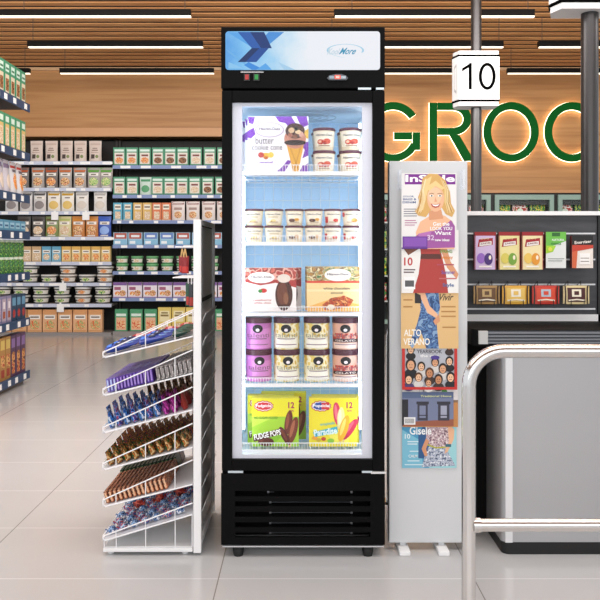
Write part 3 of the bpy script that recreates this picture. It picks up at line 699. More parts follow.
# shelves
def fshelf(py, py_top, last=False):
    d = 3.045; z = Z(py, d); zt = Z(py_top, d); t = MB()
    x0, x1 = ix0+.006, ix1-.006
    t.box(x0, x1, d-.003, d+.001, z-.012, z+.002, WHITEWIRE)
    sh = t.build('wire_shelf', fz)
    mb = MB()
    for i in range(15): x = x0+.01+(x1-x0-.02)*i/14; mb.wire((x, d, z), (x, yb-.02, z), .0016, WHITEWIRE)
    for y in (d+.12, d+.3, yb-.02): mb.wire((x0, y, z-.004), (x1, y, z-.004), .0025, WHITEWIRE)
    mb.build('shelf_deck', sh)
    mb = MB(); n = 46
    for i in range(n+1): x = x0+(x1-x0)*i/n; mb.wire((x, d, z), (x, d, zt), .0011, WHITEWIRE)
    mb.wire((x0, d, zt), (x1, d, zt), .0016, WHITEWIRE)
    mb.build('front_rail', sh)
    return z
SZ = [fshelf(172, 165), fshelf(242.5, 236), fshelf(313, 307), fshelf(384, 378), fshelf(450, 443)]
SY = ['top', 'second', 'third', 'fourth', 'bottom']

# ---- ice cream products
di = 3.075
sc = F/di
def boxd(px0, px1, py0, zf, t): return (px1-px0)/sc, Z(py0, di)-zf
def pint(w, h, base, kind):
    r = w/2; mb = MB(); hb = h*.87
    mb.lathe([(r*.78, 0), (r*.8, .002), (r*.94, hb)], mat(base, .35), 32)
    S = cyl_surf(r*.79, r*.94, hb)
    sh = [('r', .08, .18, .92, .95, '#f3ead6'), ('t', 'Häagen-Dazs', .5, .76, .58, .13, '#3a2a3c')]
    if kind == 'berry': sh += [('e', .38, .42, .12, .13, '#c23a2a'), ('e', .6, .45, .13, .14, '#d4553a'), ('e', .36, .43, .06, .07, '#f0b89a'), ('e', .52, .36, .06, .08, '#a82820')]
    elif kind == 'vanilla': sh += [('r', .3, .55, .7, .6, '#b9a46a'), ('e', .5, .32, .12, .1, '#f0dc9a'), ('e', .42, .28, .04, .05, '#cdb567')]
    elif kind == 'choc': sh += [('e', .42, .35, .14, .11, '#4a2a20'), ('e', .62, .4, .1, .1, '#d9a03c'), ('e', .4, .38, .05, .05, '#8a5a40')]
    elif kind == 'peach': sh += [('e', .62, .35, .14, .14, '#e08a2c'), ('r', .05, .6, .2, .9, '#c8302c'), ('e', .55, .38, .06, .06, '#f4c060')]
    elif kind == 'red': sh += [('r', .08, .18, .25, .6, '#c8302c'), ('e', .6, .35, .12, .12, '#d8483c')]
    sh += [('r', .3, .2, .7, .25, '#b08a6a')]
    art(mb, S, sh, .0003, True)
    o = mb.build('ice_cream_pint')
    lid = MB().lathe([(r*.97, hb+.0003), (r, hb+.004), (r, h-.004), (r*.95, h)], mat('#5a2338', .35), 32).build('lid', o)
    return Proto(o)
w1, h1 = 23.5/sc, 22.6/sc
pb = pint(w1, h1, '#efe2c4', 'berry')
z = SZ[0]+.002
for col in range(2):
    for L in range(2):
        for dpt in range(2):
            lab = f'{"upper" if L else "lower"} {"front" if dpt == 0 else "rear"} strawberry ice cream tub in {"left" if col == 0 else "right"} stack, top freezer shelf'
            pb.put((X(324.5+col*27-dpt*1, di), di+w1/2+.012+dpt*.105, z+L*(h1+.001)), (0, 0, random.uniform(-.08, .08)), lab, 'ice cream tub', 'ice cream tubs on top freezer shelf')
w2, h2 = 19.6/sc, 16.6/sc
kinds = [('vanilla', '#f4e9c4', 'cream vanilla'), ('vanilla', None, 'cream vanilla'), ('choc', '#f0e2c4', 'chocolate'), ('choc', None, 'chocolate'), ('red', '#f0e6dc', 'red and white'), ('peach', '#f4e6cc', 'peach')]
pv, pc, pr_, pp = pint(w2, h2, '#f4e9c4', 'vanilla'), pint(w2, h2, '#f0e2c4', 'choc'), pint(w2*.93, h2, '#f0e6dc', 'red'), pint(w2, h2, '#f4e6cc', 'peach')
xs = [253.5, 273.5, 294.3, 314, 333, 352]
for L in range(2):
    for i, (P, nm) in enumerate(((pv, 'cream vanilla'), (pv, 'cream vanilla'), (pc, 'cream and chocolate'), (pc, 'cream and chocolate'), (pr_, 'red and white'), (pp if L else pr_, 'orange fruit' if L else 'red and white'))):
        P.put((X(xs[i], di), di+w2/2+.004, SZ[1]+.002+L*(h2+.001)), (0, 0, random.uniform(-.1, .1)), f'{"upper" if L else "lower"} {nm} ice cream tub, {nth(i, 6)}, second freezer shelf', 'ice cream tub', 'ice cream tubs on second freezer shelf')
# talenti-like jars
def gelato(base, kind):
    w, h = 27/sc, 32/sc; r = w/2; mb = MB(); hb = h*.82
    mb.lathe([(r*.93, 0), (r*.96, .004), (r*.96, hb)], mat(base, .3) if isinstance(base, str) else base, 32)
    S = cyl_surf(r*.96, r*.96, hb)
    sh = []
    if kind == 'pink': sh = [('r', .3, .05, .95, .8, '#d98fd0')]
    if kind == 'cream': sh = [('r', .12, .05, .88, .5, '#f0ead2'), ('r', .2, .08, .8, .42, '#f6f3e6')]
    if kind == 'red': sh = [('r', .08, .4, .92, .62, speck(['#b83a30', '#d8604c', '#f0c0a8'], 60)), ('r', .1, .28, .9, .4, '#3a1c1c'), ('r', .15, .05, .85, .26, '#f2d6c8'), ('t', 'GELATO', .5, .34, .6, .07, '#f0e0d8')]
    sh += [('e', .5, .8, .14, .16, '#120c0c'), ('e', .5, .75, .05, .06, '#f4ecf0'), ('t', 'talenti', .5, .55, .66, .17, {'bold': -.005}, '#7a5a6a' if kind != 'cream' else '#9a9a8c'), ('r', .25, .4, .75, .43, '#7a5a6a'), ('r', .2, .18, .8, .21, '#8a6a7a')]
    art(mb, S, sh, .0003, True)
    o = mb.build('gelato_jar')
    MB().lathe([(r, hb+.0003), (r, h-.003), (r*.96, h)], mat('#4a1c2c', .35), 32).build('lid', o)
    return Proto(o), w, h
gk, w, h = gelato('#c878c0', 'pink'); gcr, _, _ = gelato(speck(['#e8cf70', '#f4ecc8', '#f2e6b8', '#d8b850'], 30), 'cream'); gr, _, _ = gelato('#e8b4a0', 'red')
for L in range(2):
    for i, (P, nm) in enumerate(((gk, 'pink'), (gcr, 'yellow and cream'), (gcr, 'yellow and cream'), (gr, 'red and peach'))):
        P.put((X(258+[0, 28.5, 59, 88][i], di), di+w/2+.004, SZ[3]+.002+L*(h+.001)), (0, 0, random.uniform(-.08, .12)), f'{"upper" if L else "lower"} {nm} gelato jar with maroon lid, {nth(i, 4)}, fourth freezer shelf', 'gelato jar', 'gelato jars on fourth freezer shelf')
# cone boxes (three behind each other)
PUR = '#7a3cae'
w = 61/sc; h = Z(116, di)-SZ[0]-.003
swirl = [('p', [(.45, 1), (.72, 1), (.8, .86), (.7, .78), (.62, .88), (.52, .9)], PUR), ('p', [(.0, .99), (.12, .99), (.09, .86), (.02, .88)], PUR), ('p', [(.0, .74), (.1, .8), (.13, .68), (.05, .6), (0, .62)], PUR),
         ('p', [(.8, 1), (.97, 1), (1, .85), (.9, .8), (.84, .9)], PUR), ('p', [(.9, .72), (1, .78), (1, .6), (.93, .62)], '#e8c050'), ('p', [(.86, .5), (1, .55), (1, .3), (.9, .25), (.94, .4)], PUR), ('p', [(.6, .0), (.72, .2), (.66, .22), (.55, .08), (.48, .02)], PUR), ('p', [(.85, .0), (1, .0), (1, .16), (.9, .12)], PUR)]
cone = [('p', [(.63, .54), (.93, .54), (.83, .0), (.75, .0)], '#e0a83c'), ('l', [(.7, .44), (.84, .04)], .012, '#b87a20'), ('l', [(.87, .44), (.76, .04)], .012, '#b87a20'), ('e', .78, .6, .18, .18, '#c88a74'), ('e', .78, .53, .18, .05, '#2a1814'), ('e', .78, .74, .16, .14, '#4a2c26'), ('e', .7, .66, .04, .04, '#a86a58'), ('e', .88, .68, .04, .05, '#d8a898'), ('e', .72, .75, .05, .05, '#d8b890'), ('e', .83, .72, .05, .04, '#e6c8a0'), ('e', .78, .64, .04, .03, '#8a5a48'), ('e', .8, .78, .03, .04, '#141010')]
shp = swirl+[('e', .36, .76, .24, .14, '#c8b8cc'), ('e', .36, .76, .22, .12, '#fdfafc'), ('t', 'Häagen-Dazs', .36, .77, .34, .07, '#5a3a5c'), ('t', 'butter', .28, .57, .3, .12, {'bold': .0}, '#4a3c46'), ('t', 'cookie cone', .32, .45, .5, .1, {'bold': .0}, '#4a3c46'),
              ('e', .3, .3, .06, .05, '#e8b030'), ('e', .38, .31, .05, .05, '#f0c850'), ('e', .22, .31, .05, .05, '#b83a34'), ('e', .3, .26, .04, .03, '#c06a2c'), ('t', 'caramel', .3, .18, .22, .04, PUR)]+cone
cb = mk('cone_box', carton(w, h, .05, '#fbf7fa', shp, eps=.0001))
for i, nm in enumerate(('front', 'middle', 'rear')):
    cb.put((X(278-i*3.2, di+i*.055), di+.035+i*.055, SZ[0]+.003), (0, 0, 0), f'{nm} white and purple ice cream cone box, top freezer shelf', 'ice cream box', 'cone boxes on top freezer shelf')
# third shelf boxes
w = 51.5/sc; h = Z(268, di)-SZ[2]-.003
RB = speck(['#b84a40', '#e8b0a0', '#8a3028', '#d87060'], 30)
shp = [('r', 0, .68, 1, 1, RB), ('p', [(0, .68), (.3, .6), (.6, .66), (1, .55), (1, .72), (0, .74)], '#b03a34'), ('e', .32, .78, .26, .13, '#fbf5f2'), ('t', 'Häagen-Dazs', .32, .79, .4, .06, '#4a3440'), ('e', .76, .38, .17, .36, '#4a261a'), ('e', .73, .42, .1, .26, '#6e3c28'), ('e', .76, .76, .13, .1, '#e8dcd0'), ('e', .8, .3, .05, .14, '#8a5a3c'),
       ('e', .36, .48, .07, .05, '#c8302c'), ('e', .3, .47, .04, .04, '#3f8a3a'), ('t', 'raspberry', .34, .26, .36, .05, '#b03a34'), ('t', 'white choc', .34, .2, .34, .04, '#b03a34')]
b1 = mk('ice_cream_bar_box', carton(w, h, .06, '#f6efec', shp, side=[('r', 0, 0, 1, 1, '#7a2c28')], eps=.0001))
b1.put((X(270.5, di), di+.035, SZ[2]+.003), (0, 0, 0), 'front white ice cream bar box with chocolate bar picture, third freezer shelf', 'ice cream box')
b1.put((X(276, di+.07), di+.105, SZ[2]+.003), (0, 0, 0), 'rear ice cream bar box mostly hidden, third freezer shelf', 'ice cream box')
w = 53.5/sc; h = Z(267, di)-SZ[2]-.003
NUT = speck(['#b88a4a', '#7a5a34', '#e8d8b0', '#4f7a4a', '#d8b878'], 55)
shp = [('r', 0, .68, 1, 1, NUT), ('r', 0, .64, 1, .69, '#d8503c'), ('p', [(0, .1), (.5, .3), (1, .15), (1, 0), (0, 0)], '#f0b860'), ('r', 0, .45, 1, .5, '#fae2b0'), ('e', .58, .82, .25, .14, '#fbf7f0'), ('t', 'Häagen-Dazs', .58, .83, .4, .07, '#4a3440'), ('t', 'white chocolate', .56, .52, .5, .06, '#7a6a58'), ('t', 'almond', .56, .42, .22, .05, '#7a6a58'),
       ('p', [(.28, .14), (.45, .3), (.7, .36), (.88, .26), (.8, .12), (.5, .04), (.33, .04)], speck(['#a83a24', '#d06a34', '#7a2818', '#e8a060'], 70)), ('e', .45, .1, .07, .06, '#f4e8d0')]
b2_ = mk('ice_cream_bar_box', carton(w, h, .06, '#f4d69a', shp, side=[('r', 0, 0, 1, 1, '#a88a50')], eps=.0001))
b2_.put((X(333.5, di), di+.035, SZ[2]+.003), (0, 0, 0), 'front yellow ice cream bar box with nut border, third freezer shelf', 'ice cream box')
b2_.put((X(331.5, di+.07), di+.105, SZ[2]+.003), (0, 0, 0), 'rear yellow ice cream bar box behind its twin, third freezer shelf', 'ice cream box')
# bottom shelf boxes
w = 47/sc; h = Z(399, di)-SZ[4]-.003
def starburst(cu, cv, ru, rv, n=26): return [(cu+ru*(1 if i % 2 else .9)*math.cos(2*math.pi*i/n), cv+rv*(1 if i % 2 else .88)*math.sin(2*math.pi*i/n)) for i in range(n)]
def pop(cu, cv, s, rot, c, c2): return [('l', [(cu+.28*s*math.sin(rot), cv-.28*s*math.cos(rot)*1.2), (cu, cv)], .035*s, '#e8c890'), ('e', cu, cv, .085*s, .27*s, rot, c), ('e', cu-.02, cv+.03, .035*s, .18*s, rot, c2)]
shp = [('r', 0, 0, 1, .62, '#a8d838'), ('p', [(0, .62), (0, .4), (.5, .62)], '#c8e850'), ('p', [(.1, 0), (.4, 0), (1, .5), (1, .62)], '#8cc82c'), ('r', 0, .62, 1, 1, '#f2ea30'), ('p', starburst(.25, .84, .22, .12), '#c8242c'), ('p', starburst(.25, .84, .2, .1), '#fafafa'), ('p', starburst(.25, .84, .185, .085), '#d82c34'),
       ('t', 'Fudgsicle', .25, .84, .32, .08, {'bold': .03}, '#ffffff'), ('t', '12', .84, .86, .13, .13, {'bold': .03}, '#b01a5c'), ('t', 'POPS', .84, .74, .1, .04, '#b01a5c'), ('t', 'NO SUGAR ADDED', .3, .6, .5, .05, '#5a9a1c')]
shp += pop(.78, .5, .95, -.15, '#6a2c1c', '#9a5038')+pop(.88, .34, 1.05, -.25, '#7a3824', '#b06a4a')+pop(.7, .22, .8, .5, '#5a2014', '#7a3824')
shp += [('e', .3, .1, .17, .09, '#5a2418'), ('e', .2, .15, .05, .05, '#7a3828'), ('p', [(.02, .22), (.6, .38), (.62, .26), (.04, .1)], '#4a1810'), ('t', 'FUDGE POPS', .33, .25, .58, .12, {'bold': .03, 'rot': .2}, '#ffffff')]
f1 = mk('fudge_pop_box', carton(w, h, .045, '#f2ea30', shp, side=[('r', 0, 0, 1, 1, '#b8c828')], eps=.0001))
for i, (px, nm) in enumerate(((275.3, 'front'), (270.5, 'middle'), (283.5, 'rear'))):
    dd = di+.035+i*.06
    f1.put((X(px, dd-.03), dd, SZ[4]+.003), (0, 0, 0), f'{nm} yellow and green fudge pop box, bottom freezer shelf', 'ice cream box', 'fudge pop boxes on bottom freezer shelf')
w = 48.5/sc
shp = [('p', starburst(.25, .84, .22, .12), '#c8242c'), ('p', starburst(.25, .84, .2, .1), '#fafafa'), ('p', starburst(.25, .84, .185, .085), '#2448a0'), ('r', .26, .77, .42, .91, '#d82c34'), ('t', 'Popsicle', .25, .84, .33, .08, {'bold': .03}, '#ffffff'), ('t', '12', .84, .86, .13, .13, {'bold': .03}, '#b01a5c'), ('t', 'POPS', .84, .74, .1, .04, '#b01a5c')]
shp += [('p', [(.38, .3), (.9, .4), (.8, .05), (.5, .05)], '#f8f060')]+pop(.58, .68, .9, .1, '#e03c5c', '#f4788c')+pop(.66, .58, .9, -.05, '#e8e8a0', '#f8f8d0')+pop(.85, .36, .95, -.6, '#c8284c', '#e86078')+pop(.72, .38, 1.05, -.3, '#f0b428', '#f8dc70')
shp += [('e', .2, .14, .05, .04, '#d8b838'), ('e', .3, .16, .05, .04, '#c84a30'), ('e', .45, .12, .07, .05, '#8cc840'), ('e', .12, .18, .06, .04, '#f4a838'), ('p', [(.08, .3), (.58, .42), (.6, .3), (.12, .2)], '#3ab0c8'), ('t', 'tropicals', .38, .47, .3, .07, {'rot': .12}, '#3ab0c8'), ('t', 'Paradise', .34, .31, .48, .14, {'bold': .03, 'rot': .12}, '#e8fafa')]
f2 = mk('fruit_pop_box', carton(w, h, .045, '#f4e432', shp, side=[('r', 0, 0, 1, 1, '#c8b020')], eps=.0001))
f2.put((X(333.3, di), di+.035, SZ[4]+.003), (0, 0, 0), 'front yellow fruit ice pop box, bottom freezer shelf', 'ice cream box')
f2.put((X(335.5, di+.05), di+.085, SZ[4]+.003), (0, 0, 0), 'rear yellow fruit ice pop box behind its twin, bottom freezer shelf', 'ice cream box')

# ================================================================== CANDY RACK
RK = 2.99; RKD = .49
rx0, rx1 = X(103, RK), X(193, RK)
rack = thing('candy_rack', 'white metal rack of sloping wire candy shelves left of freezer', 'display rack', (X(150, RK), RK+RKD/2, 0))
mb = MB()
PX0, PX1 = X(193.3, RK), X(201, RK); ptop = Z(219.5, RK)
mb.box(PX0, PX1, RK, RK+.03, 0.01, ptop, WHITE).box(PX0, PX1, RK+RKD-.02, RK+RKD, 0.01, ptop, WHITE)
mb.box(PX0+.004, PX1-.012, RK+.03, RK+RKD-.02, .06, ptop-.02, mat('#f0efee', .45)).box(PX0, PX1, RK+.03, RK+RKD-.02, .03, .06, WHITE).box(PX0, PX1, RK+.03, RK+RKD-.02, ptop-.02, ptop, mat('#d0d0d0', .4))
mb.build('upright_panel', rack, bevel=.002)
for q in (226, 304): MB().box(PX1-.0119, PX1-.009, RK+.04, RK+RKD-.04, Z(q, RK), Z(q-4, RK), mat('#2c2a28', .5)).build('side_vent', rack)
# small sloping louvres on the right face
for i in range(9):
    zc = Z(328+i*24, RK)
    mb = MB(); a = PX1-.011
    mb.mesh([(a, RK+.05, zc), (a, RK+RKD-.05, zc), (a+.022, RK+RKD-.05, zc+.055), (a+.022, RK+.05, zc+.055), (a, RK+.05, zc-.004), (a, RK+RKD-.05, zc-.004), (a+.024, RK+RKD-.05, zc+.053), (a+.024, RK+.05, zc+.053)],
            [(0, 1, 2, 3), (7, 6, 5, 4), (0, 3, 7, 4), (1, 5, 6, 2), (3, 2, 6, 7), (0, 4, 5, 1)], mat('#ecebea', .5))
    mb.build('side_pocket', rack)
BT = [(357, 336, 352, 312), (395, 373, 389, 350), (432, 409.5, 427, 387), (469, 447, 463, 423.5), (506, 484, 499.5, 460)]
WW = .0028
def shelf_frame(bf, bb, tf, tb, idx):
    zf, zb_, ztf, ztb = Z(bf, RK), Z(bb, RK), Z(tf, RK), Z(tb, RK)
    mb = MB(); x1 = rx1-.002
    mb.mesh([(rx0, RK, zf), (x1, RK, zb_), (x1, RK+RKD, zb_), (rx0, RK+RKD, zf), (rx0, RK, zf-.004), (x1, RK, zb_-.004), (x1, RK+RKD, zb_-.004), (rx0, RK+RKD, zf-.004)],
            [(0, 1, 2, 3), (7, 6, 5, 4), (0, 4, 5, 1), (1, 5, 6, 2), (2, 6, 7, 3), (3, 7, 4, 0)], mat('#e3e3e6', .45))
    tr = mb.build('shelf_tray', rack)
    mb = MB()
    for y in (RK, RK+RKD):
        mb.tube([(x1, y, zb_-.002), (rx0+.01, y, zf-.002), (rx0, y, zf+.006), (rx0, y, ztf-.004), (rx0+.008, y, ztf+.002), (x1, y, ztb)], WW, WHITEWIRE, 6)
        for px in (116, 145.5, 175):
            u = (px-103)/90; x = X(px, RK); mb.wire((x, y, zf+(zb_-zf)*u), (x, y, ztf+(ztb-ztf)*u), WW*.8, WHITEWIRE)
    mb.wire((rx0, RK, ztf), (rx0, RK+RKD, ztf), WW, WHITEWIRE).wire((rx0, RK, zf), (rx0, RK+RKD, zf), WW, WHITEWIRE)
    mb.build('wire_guard', tr)
    def Q(u, v, off=0): return (rx0+(rx1-rx0)*u, RK+RKD*v, zf+(zb_-zf)*u+off)
    return Q
QS = [shelf_frame(*b_, i) for i, b_ in enumerate(BT)]
Q6 = shelf_frame(540, 514, 536, 503, 5)
mb = MB(); zl0 = Z(556, RK); zlo = Z(548.5, RK)
mb.box(rx0, rx1-.002, RK, RK+RKD, .014, zlo, WHITE); mb.build('base_tray', rack, bevel=.003)
mb = MB()
for y in (RK+.004, RK+RKD-.004):
    for px in (104, 116, 145.5, 175, 192):
        u = (px-103)/90; mb.wire((X(px, RK), y, zlo), (X(px, RK), y, Z(540-26*u, RK)), WW*.8, WHITEWIRE)
for y in (RK+.004, RK+RKD-.004): mb.wire((X(104, RK), y, zlo+.004), (X(192, RK), y, zlo+.004), WW*.8, WHITEWIRE)
for px in (104, 192): mb.wire((X(px, RK), RK+.004, zlo+.004), (X(px, RK), RK+RKD-.004, zlo+.004), WW*.8, WHITEWIRE)
mb.build('base_guard', rack)
for px in (109, 184):
    for y in (RK+.03, RK+RKD-.04): MB().lathe([(.012, 0), (.014, .012)], mat('#e6e6e6', .4), 12, (X(px, RK), y, 0.0005)).build('foot', rack)
# hook bar and little shelf above
hx0 = X(178, RK+.15)
for k, yy_ in enumerate((RK+.08, RK+.2)):
    MB().wire((hx0, yy_, Z(247, RK)), (PX0+.002, yy_, Z(247, RK)), .003, WHITEWIRE).build('peg_hook', rack)
mb = MB(); zz = Z(278, RK)
for k in range(6): mb.wire((hx0, RK+.03+k*.05, zz), (PX0+.002, RK+.03+k*.05, zz), .002, WHITEWIRE)
mb.wire((hx0, RK+.03, zz), (hx0, RK+.28, zz), .003, WHITEWIRE).wire((hx0, RK+.03, zz+.02), (hx0, RK+.28, zz+.02), .002, WHITEWIRE)
mb.build('small_wire_shelf', rack)
def hang(w, h, c1, c2, strap, nm):
    mb = bag(w, h, .02, c1, [('r', .1, .05, .9, .4, c2)], 4, 6, .05)
    if strap: mb.wire((-w*.2, 0, h-.005), (0, 0, h+.03), .003, mat('#d8b070', .5)).wire((w*.2, 0, h-.005), (0, 0, h+.03), .003, mat('#d8b070', .5))
    else: mb.wire((0, 0, h-.005), (0, 0, h+.02), .003, mat('#e8e8e8', .5))
    return mk(nm, mb)
hp = hang(.03, .07, '#8e1c22', '#c83a34', True, 'gift_sachet')
for k, (dx, yy_) in enumerate(((.025, RK+.08), (.0, RK+.2))):
    hp.put((hx0+.04-.03*k, yy_, Z(247, RK)-.106), (0, 0, .15), f'red sachet with tan cord on the rack\'s {"near" if k == 0 else "far"} hook', 'sachet', 'red sachets hanging on rack')
hq = hang(.022, .095, '#32343a', '#b03a30', False, 'candy_stick_pack')
hg = hang(.022, .095, '#2c5a44', '#c8403a', False, 'candy_stick_pack')
hq.put((PX0-.017, RK+.07, zz-.118), (0, 0, .2), 'dark and red stick pack hanging under the small wire shelf, nearer', 'candy pack')
hg.put((PX0-.037, RK+.12, zz-.118), (0, 0, .2), 'green and red stick pack hanging under the small wire shelf, farther', 'candy pack')

SL = -math.atan2(21, 90)
RS = ['top', 'second', 'third', 'fourth', 'fifth', 'bottom']
cand = {}
def put_c(P, Q, u, v, si, words, ui, vi, cat, rot=(0, 0, 0), off=.002, vn=('nearest', 'second', 'third', 'fourth', 'fifth')):
    x, y, z = Q(u, v, off)
    lab = f'{words}, {ORD[ui]} from front in {vn[vi]} row, rack\'s {RS[si]} shelf'
    P.put((x, y, z), rot, lab, cat, f'{cat}s on the rack\'s {RS[si]} shelf')
# shelf 1: long blue packs lying down
def lying(l, w, t, mats, shapes=()):
    """pillow pack lying flat: length along x, width along y"""
    mb = bag(w, l, t, mats, shapes, 6, 8, .06)
    mb.v = [(v[2]-l/2, v[0], t/2-v[1]*1.0) for v in mb.v]
    return mb
bl = mk('cookie_pack', lying(.13, .085, .035, '#1d3f9c', [('e', .5, .7, .3, .12, '#9cc8f0'), ('e', .5, .7, .2, .08, '#2c62c8'), ('r', .1, .05, .9, .2, '#3c7ae0'), ('r', .15, .3, .85, .5, '#16284e'), ('r', .3, .36, .7, .42, '#d0e0f4')]))
dg = mk('cookie_pack', lying(.07, .09, .035, '#16443a', [('r', .1, .3, .9, .6, '#245a4c')]))
rd = mk('cookie_pack', lying(.06, .09, .035, '#a82430', [('r', .1, .3, .9, .6, '#d8a0a0')]))
for vi in range(3):
    for ui, u in enumerate((.2, .58)): put_c(bl, QS[0], u, .12+vi*.21, 0, 'blue cookie pack', ui, vi, 'cookie pack', (0, SL, 0), .003)
for vi in range(3):
    put_c(dg, QS[0], .87, .12+vi*.21, 0, 'dark green pack', 2, vi, 'cookie pack', (0, SL, 0), .003)
for ui, u in enumerate((.2, .4, .6, .8)): put_c(rd, QS[0], u, .78, 0, 'red pack', ui, 3, 'cookie pack', (0, SL, 0), .003)
# shelf 2: purple bars on edge, then speckled bags
def upright(w, t, h, m, shapes=()):
    """slim bar on edge: thickness along x, width along y (front face towards -x), art on the near end too"""
    mb = MB(); mm = mat(m, .35) if isinstance(m, str) else m
    mb.box(-t/2, t/2, -w/2, w/2, 0, h, mm)
    art(mb, plane_surf((-t/2, w/2, 0), (0, -1, 0), (0, 0, 1), w, h), shapes, .0004)
    art(mb, plane_surf((-t/2, -w/2, 0), (1, 0, 0), (0, 0, 1), t, h), [('r', .25, .1, .75, .9, shapes[0][-1])] if shapes else [], .0004)
    return mb
pu = mk('chocolate_bar', upright(.13, .0105, .052, '#5c3a9c', [('r', .05, .1, .95, .6, '#a88cd8'), ('r', .1, .65, .9, .9, '#3c2470')]))
pl_ = mk('chocolate_bar', upright(.13, .0105, .052, '#7c6cc0', [('r', .05, .1, .95, .6, '#b8c8ec'), ('r', .1, .65, .9, .9, '#5a3a9c')]))
gy = mk('chocolate_bar', upright(.13, .013, .05, speck(['#3a3436', '#b8b4b2', '#8a7e7c', '#e0dcd8'], 90), [('r', .1, .2, .9, .6, '#8a8484')]))
for vi in range(3):
    for ui in range(14): put_c(pl_ if (ui < 3 or vi == 1 and ui % 3 == 0) else pu, QS[1], .06+ui*.037, .15+vi*.29, 1, 'purple chocolate bar' if ui >= 3 else 'lilac chocolate bar', ui, vi, 'chocolate bar', (0, SL*.6, 0), .004)
    for ui in range(8): put_c(gy, QS[1], .615+ui*.05, .15+vi*.29, 1, 'grey speckled chocolate bar', ui, vi, 'chocolate bar', (0, SL*.6, 0), .004)
# shelf 3: standing sachets
def sachet(c, c2, c3, h=.085, w=.06, t=.028):
    mb = bag(w, h, t, c, [('r', .1, .15, .9, .45, c2), ('r', .1, .6, .9, .8, c3)], 5, 6, .25)
    mb.v = [(v[1], -v[0], v[2]) for v in mb.v]
    return mk('candy_sachet', mb)
sb = sachet(speck(['#16306e', '#2f6cc8', '#8cbcf0', '#b83a4c', '#1c3c80'], 55), '#5a9ce0', '#c84a5a'); sb2 = sachet(speck(['#1c4c9c', '#5aa0e8', '#1a2c60', '#d8e4f4'], 50), '#8cc4f0', '#b83a3c'); st = sachet(speck(['#2a1812', '#a87850', '#4a2c1e', '#e0c0a0'], 50), '#c89a70', '#7a4a34', .115); sm_ = sachet(speck(['#a02088', '#e060c8', '#6a145c'], 50), '#e070c8', '#7a1c6c', .075); sr = sachet('#8e2a22', '#c8503c', '#5a1c18', .08)
for vi, v in enumerate((.1, .3)):
    for ui in range(7): put_c(sb if (ui+vi) % 2 else sb2, QS[2], .08+ui*.085, v, 2, 'blue candy sachet', ui, vi, 'candy sachet', (0, -.25, 0), .004)
    for ui in range(2): put_c(sm_, QS[2], .69+ui*.09, v, 2, 'magenta candy sachet', ui, vi, 'candy sachet', (0, -.25, 0), .004)
    put_c(sr, QS[2], .9, v, 2, 'dark red candy sachet', 2, vi, 'candy sachet', (0, -.25, 0), .004)
for ui in range(4): put_c(sb, QS[2], .08+ui*.085, .52, 2, 'blue candy sachet', ui, 2, 'candy sachet', (0, -.25, 0), .004)
for vi, v in ((2, .52), (3, .76)):
    for ui in range(7): put_c(st, QS[2], .42+ui*.08, v, 2, 'tall brown candy sachet', ui, vi, 'candy sachet', (0, -.2, 0), .004)
# shelf 4: gold and brown candy, green and orange in front
s4a = sachet(speck(['#16120f', '#3f7a3c', '#e0762c', '#2a1a14', '#f0c890'], 45), '#3f7a3c', '#e08a3c', .055, .08, .03)
s4b = sachet(speck(['#6a3c22', '#e8b070', '#1c1412', '#7a5a8c', '#c86a34'], 45), '#d8a868', '#2a1a14', .06, .08, .03)
for vi in range(5):
    for ui in range(10): put_c(s4a if vi < 2 else s4b, QS[3], .07+ui*.093, .1+vi*.19, 3, 'dark green and orange candy bag' if vi < 2 else 'brown and gold candy bag', ui, vi, 'candy bag', (0, -.35, 0), .005)
# shelf 5: wafer sticks
o5 = mk('wafer_bar', upright(.085, .0125, .045, speck(['#8a4a2c', '#d8a080', '#3a1a12', '#b86a44'], 80), [('r', .1, .1, .9, .55, '#e8b890'), ('r', .1, .65, .9, .9, '#3a1a12')]))
g5 = mk('wafer_bar', upright(.085, .0125, .05, '#1c3a20', [('r', .1, .1, .9, .55, '#7ab87a'), ('r', .1, .65, .9, .9, '#0e1c10')]))
r5 = mk('wafer_bar', upright(.085, .0125, .05, '#4a1c3a', [('r', .1, .1, .9, .55, '#8a4a7a')]))
for vi in range(5):
    for ui in range(14):
        P, nm = ((o5, 'brown and white wafer bar'), (o5, 'brown and white wafer bar'), (o5, 'brown and white wafer bar'), (g5, 'dark green wafer bar'), (r5, 'plum wafer bar'))[vi]
        put_c(P, QS[4], .05+ui*.05, .11+vi*.19, 4, nm, ui, vi, 'wafer bar', (0, -.3, 0), .004)
# bottom shelf: loose wrapped sweets
def sweet(m, r=.017):
    mb = MB(); mb.lathe([(.004, .0), (r*.8, .003), (r, r*.8), (r*.8, r*1.45), (.004, r*1.6)], m, 10)
    mb.prism([(-r*1.5, r*.3), (-r*.7, r*.8), (-r*1.5, r*1.3)], -.004, .004, m).prism([(r*1.5, r*1.3), (r*.7, r*.8), (r*1.5, r*.3)], -.004, .004, m)
    return mk('wrapped_sweet', mb)
sw = [sweet(speck(['#17305e', '#8fb0d8', '#2c4f8c', '#e8ecf4'], 70)), sweet(speck(['#22406e', '#b8cce4', '#c03a34', '#3a68a8'], 70)), sweet(speck(['#b02a2a', '#e86a50', '#7a1818'], 60), .02)]
for vi in range(5):
    for ui in range(7):
        k = 2 if (vi == 3 and ui % 2) else (ui+vi) % 2
        put_c(sw[k], Q6, .08+ui*.125+(vi % 2)*.03, .09+vi*.17, 5, ['navy and white wrapped sweet', 'blue, white and red wrapped sweet', 'red wrapped sweet'][k], ui, vi, 'sweet', (0, SL, random.uniform(-.6, .6)), .004)
tall = sachet('#16244e', '#3a5aa0', '#b83a3c', .075, .05, .028); tg = sachet('#223a1c', '#6a8a4a', '#a89a50', .095, .045, .02)
